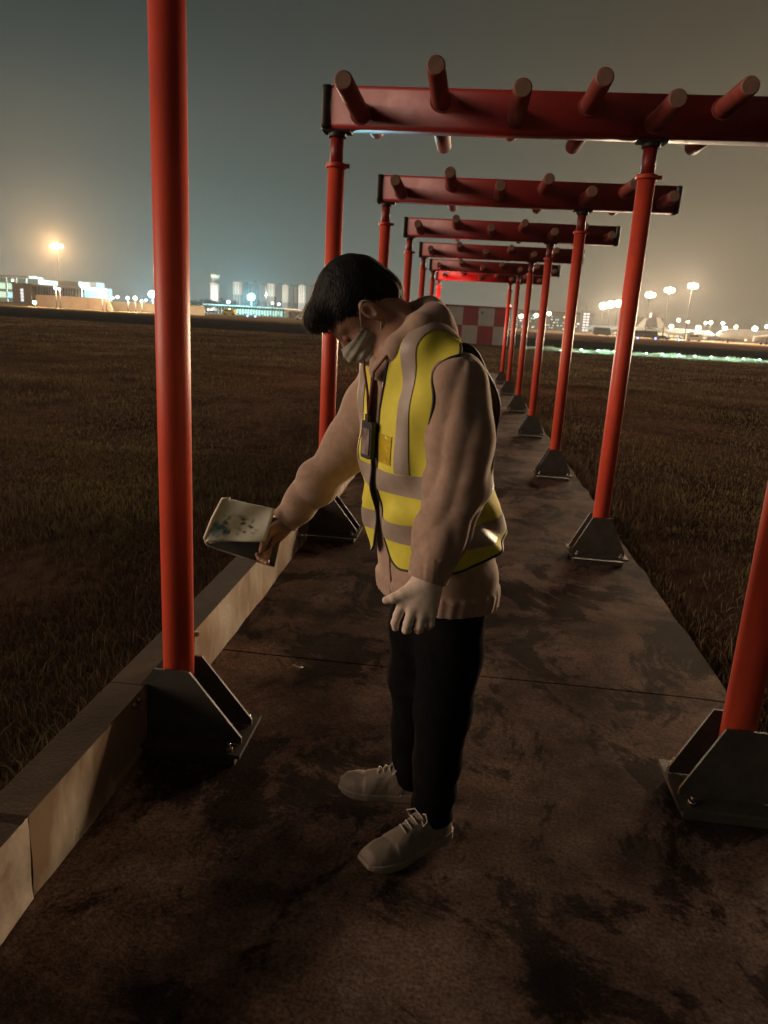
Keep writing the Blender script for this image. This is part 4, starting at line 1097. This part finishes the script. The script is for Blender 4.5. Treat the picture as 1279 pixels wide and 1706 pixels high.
part_box(t, 'vent', (W - 2.4, -.03, 2.55), (.26, .06, .2), M['check_white'])
part_box(t, 'door', (-W + 1.3, -.03, 1.15), (.9, .06, 2.1), M['check_red'])
warn((3.02, 60.1, 3.06), 'small red warning lamp on the right corner of the checkered shelter roof', 5, (0, .3, -.06))
c = empty('cabinet', (3.75, 59, GZ), 'dark cabinet standing just right of the checkered shelter', 'cabinet')
part_box(c, 'body', (0, 0, .55), (.8, .6, 1.0), M['dark_wall']); part_box(c, 'lid', (0, 0, 1.07), (.88, .68, .05), M['grey_wall']); part_box(c, 'plinth', (0, 0, .03), (.7, .5, .05), M['plate']); part_box(c, 'door', (0, -.31, .55), (.7, .03, .85), M['plate'])

# far terminal at the right with scattered lit windows
t, W, H = block('terminal_building', 862, 986, 521, 760, 40, M['grey_wall'], 'long dim terminal with scattered small lit windows seen between the red posts', 'terminal', ym=540)
part_box(t, 'roof_slab', (0, 18, H + .6), (2 * W + 4, 46, 1.2), M['dark_wall'])
rw = random.Random(5)
for k in range(60):
    u_ = rw.uniform(-.97, .97); r_ = rw.choice([.12, .16, .30, .46, .62, .78])
    part_box(t, 'lit_window', (u_ * W, -.1, r_ * H), (rw.uniform(.7, 2.0), .2, rw.uniform(.7, 1.3)), M[rw.choice(['win_white', 'win_warm', 'win_cyan', 'win_cyan', 'win_white'])])
t, W, H = block('office_tower', 969, 982, 517.5, 700, 14, M['grey_wall'], 'narrow office tower with a stack of bright windows beside the far terminal', 'office tower', ym=540)
for k in range(7):
    for j in range(2): part_box(t, 'lit_window', (-W * .45 + j * W * .85, -.1, 2 + k * (H - 2.5) / 7), (W * .62, .2, (H - 2.5) / 7 * .55), M['win_white'])
s = MB(); s.cyl((0, 6, H), (0, 6, H + 7), .25, .08, n=6); s.build('aerial', M['pole'], t)
t, W, H = block('dark_block', 1052, 1104, 529, 640, 20, M['dark_wall'], 'dark block with a stepped roof behind the apron masts', 'building', ym=545)
part_box(t, 'roof_block', (W * .55, 10, H + 2), (W * .5, 8, 4), M['dark_wall'])
for k in range(5): part_box(t, 'window', (-W * .8 + k * W * .4, -.1, H * .55), (2, .2, 1.6), M['glass_dark'])
t, W, H = block('concourse', 1012, 1180, 551, 520, 24, M['stucco'], 'long low warm-lit concourse along the back of the apron', 'concourse', ym=552)
part_box(t, 'roof_slab', (0, 10, H + .3), (2 * W + 2, 28, .6), M['white_paint'])
for k in range(18): part_box(t, 'lit_bay', (-W + (k + .5) * 2 * W / 18, -.1, H * .45), (2 * W / 18 * .7, .2, H * .5), M['win_warm'])


# parked airliners (heading along local +X)
def airliner(loc, rz, label):
    t = empty('airliner', loc, label, 'airliner'); t.rotation_euler.z = rz; n = 18
    s = MB(); st = [(18.6, .05, 3.2), (18.2, .6, 3.25), (17.2, 1.2, 3.45), (15.6, 1.7, 3.7), (13.5, 1.95, 3.85), (5, 1.98, 3.9), (-8, 1.98, 3.9), (-12, 1.7, 4.15), (-15.5, 1.1, 4.6), (-18, .5, 5.0), (-18.8, .12, 5.1)]
    s.rings([[(x, r_ * math.cos(2 * math.pi * i / n), z + r_ * math.sin(2 * math.pi * i / n)) for i in range(n)] for x, r_, z in st]); s.build('fuselage', M['white_paint'], t)
    s = MB(); s.prism([(15.9, 4.35), (16.9, 4.0), (17.0, 4.35), (16.1, 4.9)], 'y', -1.35, 1.35); s.build('cockpit_window', M['glass_dark'], t)
    for sg in (-1, 1):
        s = MB(); s.add([(4, sg * 1.5, 3.0), (-3.5, sg * 1.5, 3.0), (-5.2, sg * 16.5, 4.3), (-3.4, sg * 16.5, 4.3), (4, sg * 1.5, 3.4), (-3.5, sg * 1.5, 3.3), (-5.2, sg * 16.5, 4.42), (-3.4, sg * 16.5, 4.42)], [(0, 1, 2, 3), (7, 6, 5, 4), (0, 4, 5, 1), (1, 5, 6, 2), (2, 6, 7, 3), (3, 7, 4, 0)]); s.build('wing', M['white_paint'], t)
        s = MB(); s.tube([(4.6, sg * 5.6, 2.0), (4.2, sg * 5.6, 2.0), (2.5, sg * 5.6, 2.05), (.2, sg * 5.6, 2.2)], [1.0, 1.12, 1.1, .6], 16); s.build('engine', M['stucco'], t)
        s = MB(); s.add([(-14.5, sg * .6, 5.0), (-17.5, sg * .6, 5.0), (-19.2, sg * 6, 5.6), (-17.9, sg * 6, 5.6), (-14.5, sg * .6, 5.2), (-17.5, sg * .6, 5.2), (-19.2, sg * 6, 5.7), (-17.9, sg * 6, 5.7)], [(0, 1, 2, 3), (7, 6, 5, 4), (0, 4, 5, 1), (1, 5, 6, 2), (2, 6, 7, 3), (3, 7, 4, 0)]); s.build('tailplane', M['white_paint'], t)
        s = MB(); s.cyl((-1.5, sg * 3.6, 3.2), (-1.5, sg * 3.6, .5), .16, n=8); s.cyl((-1.5, sg * 3.2, .55), (-1.5, sg * 4.0, .55), .55, n=14); s.build('main_gear', M['tyre'], t)
    s = MB(); s.prism([(-12.5, 5.6), (-17.6, 5.6), (-19.6, 11.6), (-17.4, 11.6)], 'y', -.16, .16); s.build('tail_fin', M['stucco'], t)
    s = MB(); s.cyl((13.3, 0, 2.2), (13.3, 0, .4), .12, n=8); s.cyl((13.3, -.3, .4), (13.3, .3, .4), .4, n=14); s.build('nose_gear', M['tyre'], t)
    return t
Y = 345; airliner((wx(1192, 560, Y) + 19, Y, GZ + .03), R(180 - 4), 'white airliner parked at the right edge with its nose to the left')
Y = 470; airliner((wx(1094, 550, Y) + 17, Y, GZ + .03), R(12), 'pale airliner facing right with its tail fin below the tallest masts')
Y = 500; airliner((wx(1064, 550, Y) - 15, Y, GZ + .03), R(174), 'pale airliner facing left with its tail fin just right of the big red post')

# vehicles
def vehicle(name, loc, size, m, label, cat, boxy=False, beacon=None, rz=0):
    L_, Wd, H = size; t = empty(name, loc, label, cat); t.rotation_euler.z = rz
    h1 = H * .58
    if boxy: prof = [(-L_ / 2, .35), (L_ / 2, .35), (L_ / 2, H * .5), (L_ / 2 - L_ * .06, H * .55), (L_ / 2 - L_ * .1, H), (-L_ / 2, H)]
    else: prof = [(-L_ / 2, .3), (L_ / 2, .3), (L_ / 2, h1 * .85), (L_ * .25, h1), (L_ * .12, H), (-L_ * .32, H), (-L_ * .46, h1), (-L_ / 2, h1)]
    s = MB(); s.prism(prof, 'y', -Wd / 2, Wd / 2); s.build('body', m, t)
    for sg in (-1, 1): part_box(t, 'window', (-L_ * .05, sg * Wd * .5, H * .76), (L_ * (.55 if boxy else .36), .04, H * .22), M['glass_dark'])
    for sx in (-.32, .32):
        for sg in (-1, 1): MB().cyl((sx * L_, sg * (Wd / 2 - .2), .34), (sx * L_, sg * (Wd / 2 + .02), .34), .34, n=14).build('wheel', M['tyre'], t)
    if beacon: MB().ball((0, 0, H + .12), (.35, .25, .22)).build('beacon', beacon, t)
    return t
M['yellow_b'] = mat('yellow_beacon', (1, .8, .1), emit=5, ecol=(1, .92, .30)); M['blue_b'] = mat('blue_lens', (.2, .3, 1), emit=6, ecol=(.22, .32, 1))
M['yel'] = mat('yellow_paint', (.6, .5, .06), (.5, .42, .05), 2, .5)
for nm, x, y, Y, size, m, lab, ct, bx_, be in (
        ('service_van', 382, 523, 262, (4.6, 1.9, 2.0), M['yel'], 'yellow service van with a lit beacon in front of the lit terminal', 'van', True, M['yellow_b']),
        ('white_car', 504, 528, 225, (4.4, 1.8, 1.4), M['white_paint'], 'white car on the verge just left of the person', 'car', False, None),
        ('box_lorry', 323, 517, 235, (6.5, 2.3, 2.6), M['white_paint'], 'white lorry on the verge just right of the near red post', 'lorry', True, None),
        ('fuel_truck', 1003, 553, 345, (7.5, 2.5, 3.4), M['dark_wall'], 'dark truck parked left of the big red post on the apron edge', 'truck', True, None),
        ('apron_bus', 1071, 557, 300, (12, 2.6, 2.9), M['dark_wall'], 'dark apron bus just right of the big red post', 'bus', True, None),
        ('tow_tractor', 1104, 561, 290, (5, 2.3, 1.5), M['dark_wall'], 'low dark tow tractor right of the bus', 'tractor', False, None),
        ('crew_van', 1156, 562, 300, (6.0, 2.1, 2.6), M['white_paint'], 'white crew van in front of the concourse, left of the airliner nose', 'van', True, None)):
    vehicle(nm, (wx(x, y, Y), Y, GZ + .03), size, m, lab, ct, bx_, be)
for k, (x, y, lab) in enumerate([(1062, 563, 'blue taxiway light closest to the big red post'), (1092, 564, 'middle blue taxiway light on the apron edge'), (1131, 566, 'rightmost blue taxiway light on the apron edge'), (412, 529, 'left one of two blue lights before the lit terminal'), (425, 529.5, 'right one of two blue lights before the lit terminal')]):
    Y = 230; t = empty('taxiway_light', (wx(x, y, Y), Y, GZ), lab, 'taxiway light', 'blue taxiway lights')
    z = max(.3, wz(x, y, Y) - GZ)
    MB().cyl((0, 0, 0), (0, 0, z - .1), .08, n=8).build('stem', M['pole'], t); MB().ball((0, 0, z), (.26, .26, .26)).build('lens', M['blue_b'], t)

# floodlight masts and lamp posts
def lampmat(name, col, e): M[name] = mat(name, col, emit=e, ecol=col); return M[name]
lampmat('lamp_warm', (1, .78, .44), 10); lampmat('lamp_orange', (1, .66, .28), 10); lampmat('lamp_cyan', (.22, .85, 1), 7); lampmat('lamp_white', (1, .96, .90), 4); lampmat('lamp_violet', (.90, .82, 1), 4); lampmat('lamp_pink', (1, .62, .42), 7)


def mast(x, y, Y, col, m, power, label, heads=3, wpx=9, group='tall apron floodlight masts', soft=1.0):
    p = at(x, y, Y); h = p[2] - GZ; k_ = Y / FPX
    t = empty('floodlight_mast', (p[0], Y, GZ), label, 'floodlight mast', group)
    MB().cyl((0, 0, 0), (0, 0, h + .6), .30 + h * .004, .16, n=10).build('pole', M['pole'], t)
    w_ = wpx * k_
    part_box(t, 'crossarm', (0, 0, h), (w_, .25, .25), M['pole'])
    for i in range(heads):
        u_ = -w_ / 2 + w_ * (i + .5) / heads
        s = MB(); s.ball((u_, -.5, h - .15), (w_ / heads * .58, .45, k_ * (5.2 if heads == 1 or i == 1 and heads == 3 else 3.6)), 14, 9); s.build('lamp_head', m, t)
    d = bpy.data.lights.new('flood_light', 'SPOT'); d.energy = power; d.color = col; d.shadow_soft_size = soft; d.spot_size = R(165); d.spot_blend = .3
    lo = bpy.data.objects.new('lamp_light', d); COL.objects.link(lo); lo.parent = t; lo.location = (0, -1.6, h - .6)
    lo.rotation_euler = Vector((-.25 * np.sign(p[0]), -1, -.12)).to_track_quat('-Z', 'Y').to_euler()
    return t


def lamp_post(x, y, Y, m, label, rpx=2.6, group='small lamp posts across the airfield', power=0, col=(1, 1, 1)):
    p = at(x, y, Y); h = p[2] - GZ; k_ = Y / FPX
    t = empty('lamp_post', (p[0], Y, GZ), label, 'lamp post', group)
    MB().cyl((0, 0, 0), (0, 0, h), .11, .07, n=8).build('pole', M['pole'], t)
    MB().ball((0, -.15, h), (rpx * k_, rpx * k_ * .8, rpx * k_ * .9), 12, 8).build('lamp_head', m, t)
    if power:
        d = bpy.data.lights.new('post_light', 'POINT'); d.energy = power; d.color = col; d.shadow_soft_size = .8
        lo = bpy.data.objects.new('lamp_light', d); COL.objects.link(lo); lo.parent = t; lo.location = (0, -rpx * k_ - .6, h)
WARM = (1, .71, .44)
mast(95, 410, 365, (1, .58, .24), M['lamp_orange'], 2600000, 'lone tall mast with a big orange floodlight above the arcaded building', 3, 22)
for x, y, Y, pw, n_, lab in ((1154, 476, 385, 620000, 3, 'tallest apron mast, farthest right of the six'), (1115, 483, 410, 560000, 3, 'second apron mast from the right, slightly lower'), (1083, 491, 440, 560000, 3, 'apron mast closest to the right side of the big red post'),
                             (1030, 505.5, 640, 620000, 1, 'apron mast closest to the left side of the big red post'), (1017, 507, 680, 620000, 1, 'middle one of the three apron masts left of the big red post'), (1005, 509.5, 720, 620000, 1, 'leftmost of the three apron masts left of the big red post')):
    mast(x, y, Y, WARM, M['lamp_warm'], pw, lab, n_, 15 if Y < 500 else 11)
for x, y, Y, lab in ((1780, 440, 280, 'added unseen apron mast standing far to the right'), (1560, 455, 330, 'added unseen apron mast well to the right of the parked airliner')):
    mast(x, y, Y, WARM, M['lamp_warm'], 2300000, lab, 3, 15, soft=14)  # added masts out of frame, there to light the duct and post edges
lamp_post(254, 490, 300, M['lamp_cyan'], 'bright cyan lamp post touching the left edge of the near red post', 6.4, 'cyan floodlight posts', 320000, (.30, .86, 1))
lamp_post(419, 495, 400, M['lamp_cyan'], 'bright cyan lamp post above the lit terminal roof', 6.2, 'cyan floodlight posts', 600000, (.30, .86, 1))
for x, y, Y, m, r_, lab in ((93, 480.5, 158, 'lamp_violet', 2.6, 'left lamp of the violet white pair before the arcaded building'), (99.5, 481.5, 158, 'lamp_violet', 2.2, 'right lamp of the violet white pair before the arcaded building'),
                            (58, 504, 160, 'lamp_cyan', 3.2, 'small cyan lamp at the left end of the tan wall'), (21, 467, 290, 'lamp_white', 2.2, 'white lamp on the lit hangar front'), (155, 485.5, 320, 'lamp_white', 2.4, 'white lamp in front of the pale stepped block'),
                            (170, 494, 158, 'lamp_white', 2.3, 'left white lamp above the end of the tan wall'), (176.5, 492.5, 158, 'lamp_white', 2.0, 'right white lamp above the end of the tan wall'), (188.5, 496.5, 260, 'lamp_white', 1.9, 'dimmer white lamp just right of the tan wall end'),
                            (195.5, 495, 260, 'lamp_white', 2.7, 'large white lamp above the pale wall, second past the tan wall'), (213, 497, 170, 'lamp_white', 2.1, 'white lamp in the middle of the pale wall'), (225, 496.5, 172, 'lamp_white', 2.9, 'wide white lamp above the pale wall'),
                            (236, 501.5, 172, 'lamp_white', 1.5, 'faint low white lamp above the pale wall'), (243, 500, 270, 'lamp_violet', 1.8, 'violet white lamp left of the bright cyan one'),
                            (380.5, 503, 300, 'lamp_white', 3.0, 'white lamp on a tall post at the left of the lit terminal'), (454, 505, 315, 'lamp_white', 2.1, 'left white lamp over the right part of the lit terminal'), (464.5, 507, 315, 'lamp_white', 2.4, 'right white lamp over the right part of the lit terminal'),
                            (347, 516, 280, 'lamp_white', 1.6, 'tiny low white lamp under the control tower'), (352, 516, 280, 'lamp_white', 1.4, 'second tiny low white lamp under the control tower'), (371, 517, 280, 'lamp_white', 1.2, 'tiny lamp at the left corner of the lit terminal')):
    lamp_post(x, y, Y, M[m], lab, r_, power={93: 9000, 58: 5000, 170: 7000, 213: 9000, 236: 9000}.get(int(x), 0), col=(1, .80, .55))
for x, y, Y, m, r_, lab in ((868, 527, 600, 'lamp_warm', 4.2, 'first warm lamp between the farthest red posts'), (893, 525.5, 600, 'lamp_warm', 4.0, 'second warm lamp between the farthest red posts'), (914.5, 522.5, 600, 'lamp_warm', 3.8, 'third warm lamp, left of the terminal windows'),
                            (1118, 544, 330, 'lamp_white', 4.0, 'bright white lamp under the second apron mast'), (1130, 533.5, 480, 'lamp_pink', 3.2, 'pinkish lamp above the bright white one'), (1145, 536.5, 480, 'lamp_pink', 2.7, 'pinkish lamp beside the pole of the tallest mast'),
                            (1163, 546, 350, 'lamp_warm', 4.4, 'big warm lamp left of the airliner nose'), (1175, 538, 460, 'lamp_pink', 2.6, 'left pink lamp of a close pair above the airliner'), (1184, 537.5, 460, 'lamp_pink', 3.2, 'right pink lamp of a close pair above the airliner'),
                            (1203.5, 538.5, 470, 'lamp_white', 2.6, 'upper white lamp above the airliner cockpit'), (1207, 547, 400, 'lamp_white', 4.2, 'white lamp right behind the airliner cockpit'), (1225.5, 545, 420, 'lamp_warm', 3.2, 'warm lamp above the middle of the airliner'),
                            (1257, 547.5, 400, 'lamp_white', 4.8, 'brightest white lamp above the airliner'), (1277, 544, 420, 'lamp_warm', 3.2, 'warm lamp at the right edge of the photo')):
    lamp_post(x, y, Y, M[m], lab, r_ * .85, power=14000, col=(1, .8, .52) if m == 'lamp_warm' else (1, .72, .5) if m == 'lamp_pink' else (1, .93, .8))

# ================================================================== HAZE
hm = bpy.data.materials.new('night_haze'); hm.use_nodes = True; t = hm.node_tree; t.nodes.clear()
pv = nd(t, 'ShaderNodeVolumePrincipled'); pv.inputs['Color'].default_value = (.93, .94, .95, 1); pv.inputs['Density'].default_value = .00012; pv.inputs['Anisotropy'].default_value = .35
om = nd(t, 'ShaderNodeOutputMaterial'); t.links.new(pv.outputs[0], om.inputs['Volume'])
s = MB(); s.box((0, 1500, 44), (5400, 3700, 92)); tag(s.build('haze', hm), kind='stuff')
